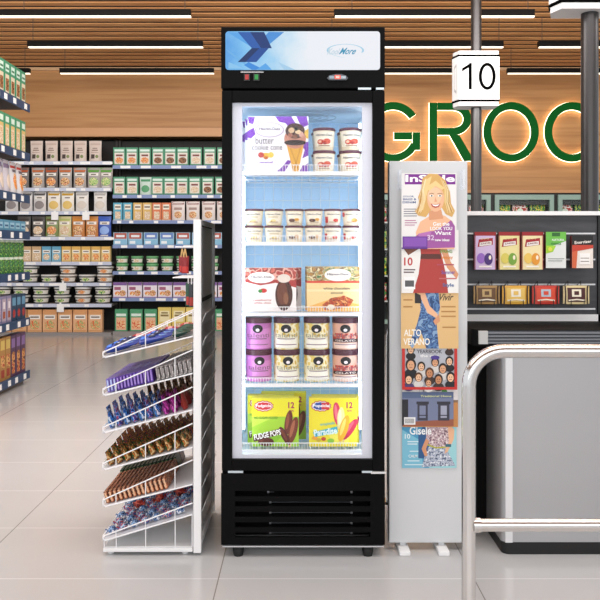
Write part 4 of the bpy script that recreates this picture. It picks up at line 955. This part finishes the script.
for ui in range(6): put_c(tall, Q6, .12+ui*.115, .86, 5, 'navy and red candy pouch', ui, 4, 'candy pouch', (0, 0, 0), .004, vn=('', '', '', '', 'rearmost'))
for ui in range(3): put_c(tg, Q6, .8+ui*.055, .84, 5, 'tall green candy pouch', ui, 4, 'candy pouch', (0, 0, 0), .004, vn=('', '', '', '', 'rearmost'))

# ================================================================== MAGAZINE STAND
MD = 3.04
stand = thing('magazine_stand', 'tall pale grey magazine stand right of freezer', 'magazine stand', (X(428.5, MD), MD+.03, 0))
mx0, mx1 = X(389, MD), X(467.5, MD); mz0, mz1 = Z(543, MD), Z(161, MD)
MB().box(mx0, mx1, MD, MD+.05, mz0, mz1, mat('#d6d8da', .5)).build('panel', stand, bevel=.004)
for px in (406.5, 446): 
    a = X(px, 2.97)
    MB().box(a-.025, a+.018, 2.985, 3.4, .0005, .018, WHITE).build('foot', stand, bevel=.003)
    MB().box(a-.015, a+.008, MD+.01, MD+.04, .0185, mz0-.0005, mat('#cfd0d2', .4)).build('leg_bracket', stand)
for px in (398.8, 461):
    MB().box(X(px-1.2, MD), X(px+1.2, MD), MD-.05, MD-.0005, Z(190, MD), Z(171, MD), ACRYLIC).build('acrylic_holder', stand)
def magazine(name, px0, px1, py0, py1, off, base, shapes, label, th=.004):
    d = MD-off; w = (px1-px0)*d/F; h = (py1-py0)*d/F
    mb = MB().box(-w/2, w/2, 0, th, 0, h, mat('#f2f0ec', .5))
    art(mb, plane_surf((-w/2, 0, 0), (1, 0, 0), (0, 0, 1), w, h), [('r', 0, 0, 1, 1, base)]+shapes, .00006)
    o = mb.build('magazine', loc=(X((px0+px1)/2, d), d, Z(py1, d))); tag(o, label, 'magazine', 'magazines on the pale stand'); return o
HAIR = '#d9ac62'; HAIR2 = '#efcf8e'; SKIN = '#eeb992'; SKIN2 = '#d99a72'
def blob(cu, cv, ru, rv, n=24, k=.12, seed=1):
    rn = random.Random(seed); return [(cu+ru*(1+rn.uniform(-k, k))*math.cos(2*math.pi*i/n), cv+rv*(1+rn.uniform(-k, k))*math.sin(2*math.pi*i/n)) for i in range(n)]
# cover 1: smiling blonde woman, purple dress
sh = [('r', .06, .85, .98, .985, '#7a1f8c'), ('t', 'InStyle', .52, .915, .9, .12, {'bold': .03}, '#ffffff'),
      ('t', 'COLOR,', .13, .69, .2, .025, '#2f4f8c'), ('t', 'BAGS &', .15, .655, .24, .028, '#2f4f8c'), ('t', 'DENIM', .14, .615, .24, .028, '#2f4f8c'),
      ('r', .04, .52, .32, .53, '#6a6a78'), ('r', .04, .49, .3, .5, '#6a6a78'), ('r', .04, .46, .33, .47, '#6a6a78'), ('r', .04, .43, .28, .44, '#6a6a78'), ('r', .06, .37, .26, .38, '#b05a8c'), ('r', .06, .34, .28, .35, '#b05a8c'), ('r', .06, .31, .24, .32, '#b05a8c'),
      ('p', [(.3, .0), (.26, .22), (.34, .36), (.55, .45), (.78, .44), (.93, .36), (.96, .15), (.96, 0)], SKIN),
      ('p', [(.12, .1), (.32, .2), (.6, .24), (.8, .32), (.9, .38), (.97, .3), (.97, .02), (.1, .0)], '#a0559e'), ('p', [(.3, .2), (.55, .24), (.5, .12), (.34, .1)], '#b870b4'),
      ('p', [(.38, .93), (.5, .99), (.66, .985), (.8, .9), (.88, .75), (.9, .6), (.97, .5), (.92, .42), (.8, .46), (.72, .56), (.52, .5), (.44, .42), (.3, .44), (.24, .5), (.34, .58), (.3, .68), (.36, .8)], HAIR),
      ('p', [(.42, .9), (.55, .96), (.5, .82), (.44, .66), (.4, .52), (.3, .48), (.36, .6), (.34, .72)], HAIR2), ('p', [(.7, .94), (.82, .82), (.84, .66), (.9, .54), (.83, .5), (.78, .62), (.78, .78)], HAIR2),
      ('p', [(.5, .5), (.72, .52), (.76, .4), (.5, .38)], SKIN2), ('e', .62, .66, .155, .17, -.1, SKIN), ('e', .6, .7, .13, .11, '#f4c8a4'), ('p', [(.46, .82), (.62, .9), (.78, .8), (.74, .78), (.62, .83), (.5, .76)], HAIR2),
      ('e', .545, .7, .036, .013, '#f8f4f0'), ('e', .695, .7, .036, .013, '#f8f4f0'), ('e', .548, .7, .014, .012, '#3a4a5a'), ('e', .698, .7, .014, .012, '#3a4a5a'), ('l', [(.5, .722), (.545, .734), (.59, .724)], .008, '#8a6238'), ('l', [(.65, .724), (.7, .734), (.745, .722)], .008, '#8a6238'),
      ('p', [(.615, .69), (.595, .62), (.645, .62)], '#e2a47e'), ('p', [(.53, .595), (.62, .585), (.71, .598), (.68, .555), (.62, .54), (.56, .555)], '#b8483c'), ('p', [(.55, .588), (.62, .58), (.69, .59), (.66, .567), (.62, .56), (.58, .567)], '#ffffff'),
      ('t', 'Get the', .72, .33, .3, .05, '#ffffff'), ('t', 'LOOK YOU', .72, .27, .4, .045, '#ffffff'), ('t', 'Want', .75, .21, .3, .05, '#ffffff'), ('t', '32', .53, .15, .13, .07, '#e0c8e4'), ('t', 'new ideas', .74, .12, .26, .035, '#ffffff'),
      ('r', .02, .02, .47, .165, '#6f3a9c'), ('r', .05, .035, .45, .15, '#8550b0'), ('r', .0, .0, .47, .02, '#5a2c84')]
rn = random.Random(3)
for q in range(16):
    t_ = q/15
    if q % 2: pts_ = [(.45-.05*t_, .93-.03*t_), (.40-.04*t_, .78), (.44-.12*t_, .64), (.36-.1*t_, .5-.04*rn.random())]
    else: pts_ = [(.72+.08*t_, .92-.06*t_), (.82+.04*t_, .78), (.80+.06*t_, .62), (.84+.1*t_, .46+.05*rn.random())]
    sh.append(('l', pts_, .007, rn.choice(['#b8863c', '#f6dda2', '#c89448', '#fbe8b8'])))
magazine('m', 401.5, 456.5, 173, 249, .040, '#eceae8', sh, 'topmost magazine with smiling blonde woman in purple on cover')
# cover 2: woman in red dress, lower half visible
sh = [('p', [(.3, 1), (.62, 1), (.7, .62), (.78, .3), (.82, 0), (.2, 0), (.3, .3), (.34, .6)], '#b03c36'), ('p', [(.34, .62), (.68, .62), (.7, .54), (.33, .54)], '#5a2c24'), ('p', [(.36, 1), (.6, 1), (.64, .7), (.36, .7)], speck(['#6a3020', '#c86a3c', '#3a1c16'], 60)),
      ('p', [(.64, .98), (.74, .9), (.86, .5), (1, .3), (.97, .22), (.8, .4), (.68, .7)], SKIN2), ('p', [(.02, 1), (.28, 1), (.3, .7), (.12, .6), (.04, .7)], '#7a4a34'), ('p', [(.12, .7), (.3, .8), (.33, .95), (.24, .98)], '#d09a74'),
      ('t', '10', .12, .5, .15, .13, '#c03a3c'), ('r', .04, .36, .24, .38, '#6a5a5c'), ('r', .04, .32, .22, .34, '#6a5a5c'), ('r', .04, .06, .24, .26, '#f6f6f6'), ('r', .06, .1, .22, .2, '#5a5a5c'), ('t', 'FLARE', .82, .88, .26, .08, '#c06a4a'),
      ('t', 'SPRING', .78, .66, .22, .05, '#6a9a3c'), ('t', 'beauty', .8, .56, .2, .06, '#e0862c'), ('r', .62, .44, .92, .46, '#b04a5c'), ('t', 'Summer', .82, .33, .24, .06, '#7a5aa0'), ('r', .66, .22, .96, .24, '#c06a6c'), ('t', 'Style', .82, .12, .2, .07, '#4a6a9c')]
magazine('m', 401.5, 458.5, 230, 293, .034, '#f0eeea', sh, 'magazine with woman in red dress, directly under the topmost magazine')
# cover 3: jeans, tan background
DEN = speck(['#2c4a78', '#5a82b4', '#3a5c90', '#86a8cc'], 40)
sh = [('p', [(.32, .9), (.64, .92), (.68, .6), (.62, .36), (.66, .0), (.44, .0), (.36, .22), (.2, .0), (.14, .06), (.28, .36), (.34, .56)], DEN), ('p', [(.26, 1), (.34, 1), (.5, .62), (.64, .5), (.62, .44), (.46, .52), (.32, .78)], SKIN), ('p', [(.24, .82), (.34, .78), (.36, .66), (.24, .66)], '#2a2426'), ('p', [(.56, .4), (.66, .5), (.68, .4), (.6, .34)], SKIN2),
      ('l', [(.36, .96), (.64, .98)], .03, '#f4efe4'), ('t', 'ALTO', .2, .23, .3, .1, '#fbf6ea'), ('t', 'VERANO', .27, .1, .46, .1, '#fbf6ea'), ('t', 'Vivir', .78, .75, .26, .1, {'skew': .4}, '#5a4a34'),
      ('r', .7, .6, .95, .62, '#b8864a'), ('r', .7, .53, .95, .55, '#b8864a'), ('r', .7, .46, .95, .48, '#b8864a'), ('r', .72, .3, .95, .32, '#b8864a'), ('r', .04, .82, .22, .84, '#b8864a'), ('r', .04, .7, .2, .72, '#b8864a'), ('r', .04, .6, .2, .62, '#b8864a')]
magazine('m', 401, 458.5, 280, 348.5, .028, '#e3bc82', sh, 'tan magazine with person in blue jeans, above the red-bordered magazine')
# cover 4: red border crowd
sh = [('r', .05, .05, .95, 1, '#b9bcc4'), ('t', 'UNCUT', .5, .8, .36, .07, '#2a2a30'), ('t', 'YEARBOOK', .5, .71, .46, .07, '#3a3a44'), ('t', 'the cast', .5, .63, .34, .05, '#f4f4f4')]
rn = random.Random(4)
for j, (cu, cv, s) in enumerate([(.16, .74, .9), (.86, .8, .8), (.16, .45, 1.2), (.86, .52, .9), (.35, .42, .9), (.6, .5, .9), (.74, .38, 1), (.5, .3, 1), (.3, .22, .9), (.12, .18, 1), (.66, .18, 1), (.88, .22, 1), (.48, .12, .8)]):
    hc = rn.choice(['#1c1412', '#2a1a12', '#5a3820', '#141018']); sk = rn.choice(['#e0a880', '#c88a60', '#eec09a', '#a86a48'])
    bc = rn.choice(['#1c1c22', '#3a2c28', '#d8d4d0', '#4a3a6c', '#c89a4a'])
    sh += [('e', cu, cv-.13*s, .1*s, .08*s, bc), ('e', cu, cv+.015, .08*s, .1*s, hc), ('e', cu, cv, .055*s, .075*s, sk), ('l', [(cu-.025, cv-.03*s), (cu+.025, cv-.03*s)], .01, '#8a3a34'), ('e', cu-.02, cv+.015, .008, .008, '#1c1412'), ('e', cu+.02, cv+.015, .008, .008, '#1c1412')]
sh += [('e', .6, .6, .08, .04, '#4a3a8c'), ('r', 0, 0, 1, .05, '#c8302a'), ('r', 0, 0, .05, 1, '#c8302a'), ('r', .95, 0, 1, 1, '#c8302a')]
magazine('m', 402, 457, 336, 389.5, .0225, '#d23a30', sh, 'red-bordered magazine with a crowd of faces')
# cover 5 behind 6: white kitchen with tulips
sh = [('r', 0, .0, 1, .5, '#c88a50'), ('r', 0, .48, 1, .53, '#8a6a50'), ('r', .06, .6, .94, .61, '#b8b4b4'), ('r', .3, .6, .31, .95, '#c4c0c0'), ('r', .6, .6, .61, .95, '#c4c0c0'), ('e', .38, .72, .015, .05, '#8a8a8a'), ('p', [(.68, .62), (.72, .74), (.78, .76), (.84, .62)], '#3f8a3a'), ('e', .66, .8, .04, .05, '#e0502c'), ('e', .73, .84, .04, .05, '#e86a34'), ('e', .81, .81, .04, .05, '#d83c2c'), ('l', [(.68, .78), (.74, .66)], .015, '#3f8a3a'), ('l', [(.8, .78), (.76, .66)], .015, '#3f8a3a')]
magazine('m', 402.5, 458, 376, 427, .0115, '#e2dede', sh, 'white kitchen magazine with red tulips, mostly behind blue-grey magazine')
# cover 6: blue-grey with two lanterns
sh = [('r', 0, .82, 1, 1, '#5a6a8c'), ('t', 'Traditional Home', .66, .88, .6, .06, '#d8dc9a'), ('r', 0, 0, .12, .78, '#26262c'), ('p', [(0, .0), (1, .0), (1, .2), (.1, .12)], '#9a5a44'), ('r', .3, .16, .5, .68, '#3c3c4a'), ('r', .34, .24, .46, .6, '#8088a4'), ('r', .7, .16, .92, .68, '#3c3c4a'), ('r', .75, .24, .87, .6, '#a4a8bc'), ('r', .28, .64, .52, .72, '#33333f'), ('r', .68, .64, .94, .72, '#33333f'), ('r', .3, .3, .5, .33, '#33333f'), ('r', .7, .3, .92, .33, '#33333f'),
      ('r', .04, .04, .26, .26, '#f2f2f2')]+[('r', .06+.018*k, .08, .068+.018*k, .22, '#222222') for k in range(10)]
magazine('m', 402, 453.5, 392, 426, .017, '#77809e', sh, 'blue-grey home magazine with two dark lanterns and a barcode')
# cover 7: Gisele
DR = speck(['#6a4a5a', '#d8c0c4', '#a88a94', '#f0e4e4'], 120); DR2 = speck(['#3c4a6c', '#c8d0dc', '#8a94b0', '#e8ecf0'], 120)
sh = [('r', 0, 0, .5, 1, '#4a9cc4'), ('p', [(.0, 0), (.4, 0), (.3, .6), (.0, .8)], '#7cc0d8'), ('p', [(.3, .2), (.5, .2), (.5, .7), (.4, .9), (.3, .7)], '#2c5a8c'), ('p', [(.46, .9), (.84, .9), (.88, .6), (.8, .42), (.52, .46), (.44, .62)], DR), ('p', [(.5, .47), (.8, .42), (.98, .05), (.36, .02), (.42, .25)], DR2),
      ('l', [(.44, .5), (.62, .42), (.82, .44)], .03, '#b8b43c'), ('p', [(.44, .62), (.36, .4), (.42, .24), (.47, .26), (.44, .4), (.5, .56)], SKIN2), ('p', [(.88, .9), (.96, .8), (.95, .6), (.84, .34), (.78, .3), (.8, .4), (.86, .55), (.84, .85)], SKIN), ('r', .8, .44, .9, .5, '#2c6a7c'),
      ('t', 'Gisele', .34, .78, .4, .17, '#fbfdfd'), ('t', '10', .1, .66, .1, .1, '#eaf6fa'), ('r', .1, .54, .3, .56, '#e0f0f6'), ('r', .1, .49, .28, .51, '#e0f0f6'), ('r', .14, .34, .3, .36, '#e0f0f6'), ('t', 'CALM', .2, .25, .16, .06, '#f4fafc'), ('r', .1, .14, .32, .16, '#e0f0f6'), ('r', .05, .06, .4, .08, '#e0f0f6')]
magazine('m', 402, 456.5, 420, 468, .006, '#9ed6dc', sh, 'lowest magazine, turquoise with woman in patterned dress')
magazine('m', 405, 459.5, 416, 463.5, .0, '#a8dade', [('t', 'LIFE', .93, .2, .08, .06, '#ffffff')], 'turquoise magazine peeking out behind the lowest magazine') if False else None

# ================================================================== POLES AND LANE SIGNS
def lane_sign(pxc, pyc, d, text, _, half, t):
    df = d-.1; k = .04
    w = 41*df/F if text else .35; cx = X(pxc, df); cz = Z(pyc, df); hh = half
    lx, rx = cx-w/2, cx+w/2; y0, y1 = df, d+.1
    def oct_(z0, z1, ins, m, mb):
        o_ = [(lx-k*.8+ins, y0+k*2.2+ins), (lx+ins, y0+ins), (rx-ins, y0+ins), (rx-ins, y1-ins), (lx+ins, y1-ins), (lx-k*.8+ins, y1-k*2.2-ins)]
        n = len(o_); mb.mesh([(a, b_, z0) for a, b_ in o_]+[(a, b_, z1) for a, b_ in o_], [tuple(range(n))[::-1], tuple(range(n, 2*n))]+[(i, (i+1) % n, (i+1) % n+n, i+n) for i in range(n)], m)
    Wm = mat('#cccccc', .5); mb = MB()
    oct_(cz-hh+.0501, cz+hh-.0501, 0, Wm, mb)
    def A(polys):
        for p in polys: mb.face([(X(a, df), y0-.001, Z(b_, df)) for a, b_ in p], mat('#060606', .9, 0, 0, 0.0))
    if text:
        P = []; ring(P, 487.2, 76.3, 8.5, 13.6, 3.2, 0, 360, 32)
        P += [[(468.6, 89.4), (471.8, 89.4), (471.8, 63), (469.6, 63), (468.6, 64.2)], [(468.6, 64.2), (468.6, 67.6), (462, 71.6), (462, 68.4)]]
        A(P)
    S2 = plane_surf((lx-k*.8, y0+k*2.2, cz-hh), (k*.8, -k*2.2, 0), (0, 0, 1), k*2.34, 2*hh)
    art(mb, S2, [('l', [(.3, .3), (.3, .7), (.65, .75), (.65, .25), (.3, .3)], .05, '#9a9a9a')], .0008)
    mb.build('number_box', t)
    for s_, za in ((1, cz+hh-.05), (-1, cz-hh+.05)):
        mb = MB(); oct_(min(za, za+s_*.012), max(za, za+s_*.016), -.002, mat('#080808', .8, 0, 0, .0), mb); mb.build('black_band', t)
        mb = MB(); zb_ = za+s_*.0161; oct_(min(zb_, zb_+s_*.034), max(zb_, zb_+s_*.034), .006, Wm, mb); mb.build('end_cap', t)
    return cz-hh, cz+hh
def lane_pole(px, d, dia, plabel, sign):
    m = mat('#4a4848', .32, .8)
    t = thing('lane_pole_sign', plabel, 'lane sign', (X(px, d), d, 0))
    z0, z1 = lane_sign(*sign, t)
    MB().tube([(X(px, d), d, .012), (X(px, d), d, z0-.0005)], dia/2, m, 24).build('pole', t)
    MB().tube([(X(px, d), d, z1+.0005), (X(px, d), d, CEIL-.002)], dia/2, m, 24).build('pole', t)
    MB().lathe([(dia*1.1, 0.0005), (dia*1.1, .0115)], m, 24, (X(px, d), d, 0)).build('floor_flange', t)
P1D, P2D = 6.5, 4.35
lane_pole(476.2, P1D, 10.5*P1D/F, 'slim grey steel pole with white box sign reading 10', (479, 78, P1D, '10', None, 27.5*(P1D-.1)/F))
lane_pole(589.7, P2D, 17*P2D/F, 'thick grey steel pole at right edge with white box sign at top', (592.5, -35, P2D, '', None, .24))

# ================================================================== CHECKOUT COUNTER
ctz = Z(330, 2.99)
CX = X(502, 3.0); CR = 2.4
ct = thing('checkout_counter', 'grey steel checkout counter with black conveyor top at right', 'checkout counter', (1.5, 3.5, 0))
def rounded(x0, x1, y0, y1, r, n=8):
    pts = [(x0+r-r*math.cos(a), y0+r-r*math.sin(a)) for a in [math.pi/2*i/n for i in range(n+1)]]
    return pts+[(x1, y0), (x1, y1), (x0, y1)]
def slab(mb, pts, z0, z1, m, smooth_n=0):
    n = len(pts); mb.mesh([(a, c, z0) for a, c in pts]+[(a, c, z1) for a, c in pts], [tuple(range(n))[::-1], tuple(range(n, 2*n))], m)
    for i in range(n): j = (i+1) % n; mb.mesh([(*pts[i], z0), (*pts[j], z0), (*pts[j], z1), (*pts[i], z1)], [(0, 1, 2, 3)], m, False)
STEEL = brushed('counter_steel', '#b4b4b6', .38, .55, (1, 1, 40))
BK = 3.25
mb = MB(); slab(mb, rounded(CX, CR, 3.0, BK, .025), .05, ctz-.0655, STEEL); mb.build('body', ct)
MB().box(CX+.012, CX+.04, 2.993, 2.9995, .0505, ctz-.066, mat('#e4e4e6', .3, .4)).build('corner_profile', ct)
mb = MB(); slab(mb, rounded(CX+.004, CR, 3.004, BK, .03), .0005, .0495, mat('#0e0e0e', .5)); mb.build('kickboard', ct)
DK = mat('#0e0d0d', .6, 0, 0, .1)
MB().box(X(465, BK), CR, BK+.0005, 3.44, .0005, ctz-.0655, DK).build('back_section', ct)
mb = MB(); slab(mb, rounded(X(474, 2.99), CR, 2.992, 3.44, .06), ctz-.065, ctz, DK); mb.build('counter_top', ct)
mb = MB(); bx0 = X(488, 2.98); bz0, bz1 = Z(344, 2.98), Z(331, 2.98); GR = mat('#74787e', .45); GD = mat('#3c4046', .5)
for k in range(4):
    a_ = bz0+(bz1-bz0)*k/4; c_ = bz0+(bz1-bz0)*(k+1)/4
    mb.box(bx0, CR, 2.985, 2.9915, a_, c_, GD).box(bx0, CR, 2.978, 2.985, a_+.002, c_-.004, GR)
mb.build('ridged_bumper', ct)
MB().box(X(479, 2.98), bx0-.001, 2.976, 2.9915, bz0, bz1, mat('#bcbdbb', .4)).build('bumper_end_cap', ct)

# ---- slatwall display on the counter
SW = 3.355
sx_0, sx_1 = X(462, SW), X(598, SW)
sw_ = thing('snack_display', 'white-framed dark slatwall snack display standing behind the counter belt', 'display', ((sx_0+sx_1)/2, SW, ctz))
sw_z0, sw_z1 = Z(321.5, SW), Z(215.5, SW)
DW = wood('dark_slatwall_board', '#36373b', '#4b4c50', (1.5, 8, 10), .5, 3)
MB().box(sx_0, sx_1, SW+.01, SW+.04, ctz+.0005, sw_z1-.001, DW).build('board', sw_)
MB().box(sx_0, X(640, SW), SW-.02, SW+.04, sw_z1+.0005, sw_z1+.018, WHITE).build('top_bar', sw_)
MB().box(sx_0, X(640, SW), SW+.0, SW+.009, ctz+.0005, Z(314.5, SW), WHITE).build('base_bar', sw_)
MB().box(X(598.2, SW), X(640, SW), SW+.0, SW+.04, ctz+.0005, sw_z1-.001, mat('#101010', .4)).build('end_panel', sw_)
for py in (233.5, 259.5, 284.5, 309): MB().box(sx_0, sx_1-.01, SW+.004, SW+.0095, Z(py+.8, SW), Z(py-.8, SW), mat('#dfe1e4', .3)).build('slot_strip', sw_)
def hung_box(px0, px1, py0, py1, base, shapes, nm, label, cat, t=.025, g=None):
    d = SW-.05; w = (px1-px0)*d/F; h = (py1-py0)*d/F
    mb = carton(w, h, t, base, shapes, side=[('r', 0, 0, 1, 1, '#6a1c1c')])
    mb.wire((0, t/2, h*.96), (0, SW+.0025-d, h*.96), .002, WHITEWIRE)
    o = mb.build(nm, loc=(X((px0+px1)/2, d), d, Z(py1, d))); tag(o, label, cat, g); return o
def jj(c, fr): return [('r', 0, .9, 1, 1, '#9c1c22'), ('p', [(.14, .6), (.86, .66), (.86, .84), (.2, .8)], '#a81c24'), ('p', [(.22, .62), (.8, .66), (.8, .76), (.24, .72)], '#f4f0ea'), ('t', 'JUNIORS', .51, .69, .48, .06, {'rot': .06}, '#8c1820'), ('t', 'fruity', .5, .82, .4, .05, {'rot': .06}, '#f0d8a0'), ('e', .3, .3, .2, .14, c), ('e', .65, .28, .2, .16, fr), ('e', .72, .32, .06, .06, '#fff4dc'), ('r', .2, .06, .8, .1, '#fdf6ea'), ('r', 0, 0, .03, 1, '#9c1c22'), ('r', .97, 0, 1, 1, '#9c1c22')]
gb_ = 'boxes on the snack display top row'
hung_box(474, 495, 232, 269.5, '#d8c0e4', jj('#9c6cc8', '#4a2a78'), 'candy_box', 'purple candy box with dark berries, leftmost of upper row', 'candy box', g=gb_)
hung_box(498, 519, 232, 269.5, '#f0e4a0', jj('#e0d060', '#7aa83c'), 'candy_box', 'yellow candy box with green fruit, second in upper row', 'candy box', g=gb_)
hung_box(521, 542, 232, 269.5, '#f4e4b0', jj('#f0c860', '#e89a2c'), 'candy_box', 'yellow candy box with orange fruit, middle of upper row', 'candy box', g=gb_)
hung_box(545, 565, 232, 268, '#e6e9e6', [('p', [(0, .55), (1, .75), (1, 1), (0, 1)], '#6fc04a'), ('p', [(0, .4), (.35, .45), (.5, .62), (0, .62)], '#a8d838'), ('r', .3, .88, .7, .98, '#2f6a2c'), ('t', 'NATURA', .6, .78, .6, .06, '#f4faf0'), ('t', 'menta', .5, .68, .5, .07, '#3f8a3a'), ('r', .1, .25, .9, .27, '#9aa09a'), ('r', .1, .19, .8, .21, '#9aa09a'), ('e', .2, .52, .1, .06, '#e0e050')], 'gum_box', 'white and green box, fourth in upper row', 'candy box', g=gb_)
hung_box(571, 592, 236, 268, '#f0e6dc', [('r', 0, .72, 1, 1, '#141212'), ('t', 'Energizer', .52, .8, .8, .12, {'rot': .06}, '#f8f0e8'), ('p', [(0, .5), (1, .62), (1, .72), (0, .72)], '#c8402c'), ('p', [(0, .0), (.2, .0), (.26, .55), (0, .5)], '#d8663c'), ('r', .35, .12, .85, .46, '#fbf8f4'), ('r', .4, .3, .8, .32, '#7a6a60'), ('r', .4, .2, .8, .22, '#7a6a60')], 'battery_pack', 'black, red and white battery pack at right of upper row', 'battery pack')
def choc(px0, px1, base, c2, c3, label):
    d = SW-.06; w = (px1-px0)*d/F; h = 18.5*d/F
    mb = bag(w, h, .02, base, [('r', .12, .12, .88, .88, c2), ('p', [(.3, .4), (.7, .4), (.7, .8), (.3, .8)], c3), ('r', .4, .5, .6, .7, c2), ('l', [(.15, .2), (.5, .26), (.85, .2)], .07, '#f0e6d0'), ('r', .0, .0, .06, 1, '#3a2418'), ('r', .94, 0, 1, 1, '#3a2418')], 8, 6, .04)
    # crimped ends at left and right
    for s in (-1, 1): mb.box(s*w*.5-(.004 if s > 0 else .004), s*w*.5+.004, -.004, .004, .002, h-.002, mat(base, .35) if isinstance(base, str) else base)
    o = mb.build('chocolate_bar', loc=(X((px0+px1)/2, d), d, Z(304.5, d)+.002)); tag(o, label, 'chocolate bar', 'chocolate bars on the snack display lower row')
    # wire holder of the display
    hb = MB(); xc = X((px0+px1)/2, d); zb_ = Z(304.5, d)
    for dx in (-.028, .028):
        hb.tube([(xc+dx, SW+.003, Z(285, SW)), (xc+dx, d+.02, zb_+.1), (xc+dx, d+.02, zb_), (xc+dx, d-.02, zb_-.002), (xc+dx, d-.02, zb_+.02)], .0018, mat('#222222', .4), 5)
    hb.wire((xc-.028, d+.02, zb_-.001), (xc+.028, d+.02, zb_-.001), .0018, mat('#222222', .4))
    hb.build('bar_holder', sw_)
choc(474.5, 498.5, '#b08a52', '#6a4a2c', '#c8a870', 'brown and gold chocolate bar, leftmost of lower row')
choc(503, 528, '#e0a838', '#e8c060', '#f8f0dc', 'golden yellow chocolate bar, second in lower row')
choc(533, 558, '#c83424', '#d8482c', '#b8c4d0', 'bright red chocolate bar, third in lower row')
choc(564, 588, '#e0cc98', '#4a1c1c', '#f4ecd4', 'cream and maroon chocolate bar, rightmost of lower row')

# ================================================================== RAILINGS
def arc(c, r, a0, a1, y, n=10): return [(c[0]+r*math.cos(math.radians(a0+(a1-a0)*i/n)), y, c[1]+r*math.sin(math.radians(a0+(a1-a0)*i/n))) for i in range(n+1)]
RD = 2.3
rx = X(468.7, RD); rz = Z(351, RD); rr = .105; R_ = 7*RD/F
rail = thing('guard_rail', 'chrome tube guard rail with rounded corner at front right', 'railing', (rx, RD, 0))
xr = 1.45
path = [(rx, RD, .012)]+[(rx, RD, .1), (rx, RD, .5)]+arc((rx+rr, rz-rr), rr, 180, 90, RD)+arc((xr-rr, rz-rr), rr, 90, 0, RD)+[(xr, RD, .5), (xr, RD, .012)]
MB().tube(path, R_, CHROME, 24).build('hoop', rail)
zl_ = Z(524.8, RD)
MB().tube([(rx+R_*.9, RD, zl_), (xr-R_*.9, RD, zl_)], R_*.92, CHROME, 24).build('crossbar', rail)
MB().tube([(rx+R_*.6, RD, zl_), (rx+R_*1.6, RD, zl_)], R_*1.08, CHROME, 24).build('joint_collar', rail)
for x in (rx, xr): MB().lathe([(.05, .0005), (.05, .006), (.045, .0115)], CHROME, 24, (x, RD, 0)).build('floor_flange', rail)
R2 = 3.62
rx = X(389.3, R2); rz = Z(322, R2); xr = X(452, R2); r2 = 3.6*R2/F
rail = thing('guard_rail', 'chrome guard rail seen in the gap between freezer and magazine stand', 'railing', (rx, R2, 0))
rr = .07
MB().tube([(rx, R2, .012), (rx, R2, .4)]+arc((rx+rr, rz-rr), rr, 180, 90, R2)+arc((xr-rr, rz-rr), rr, 90, 0, R2)+[(xr, R2, .4), (xr, R2, .012)], r2, CHROME, 16).build('hoop', rail)
MB().tube([(rx+.015, R2, Z(482, R2)), (xr-.015, R2, Z(482, R2))], r2*.9, CHROME, 16).build('crossbar', rail)
for x in (rx, xr): MB().lathe([(.04, .0005), (.035, .0115)], CHROME, 20, (x, R2, 0)).build('floor_flange', rail)

for o in BASED:
    if 'base' in o: del o['base']
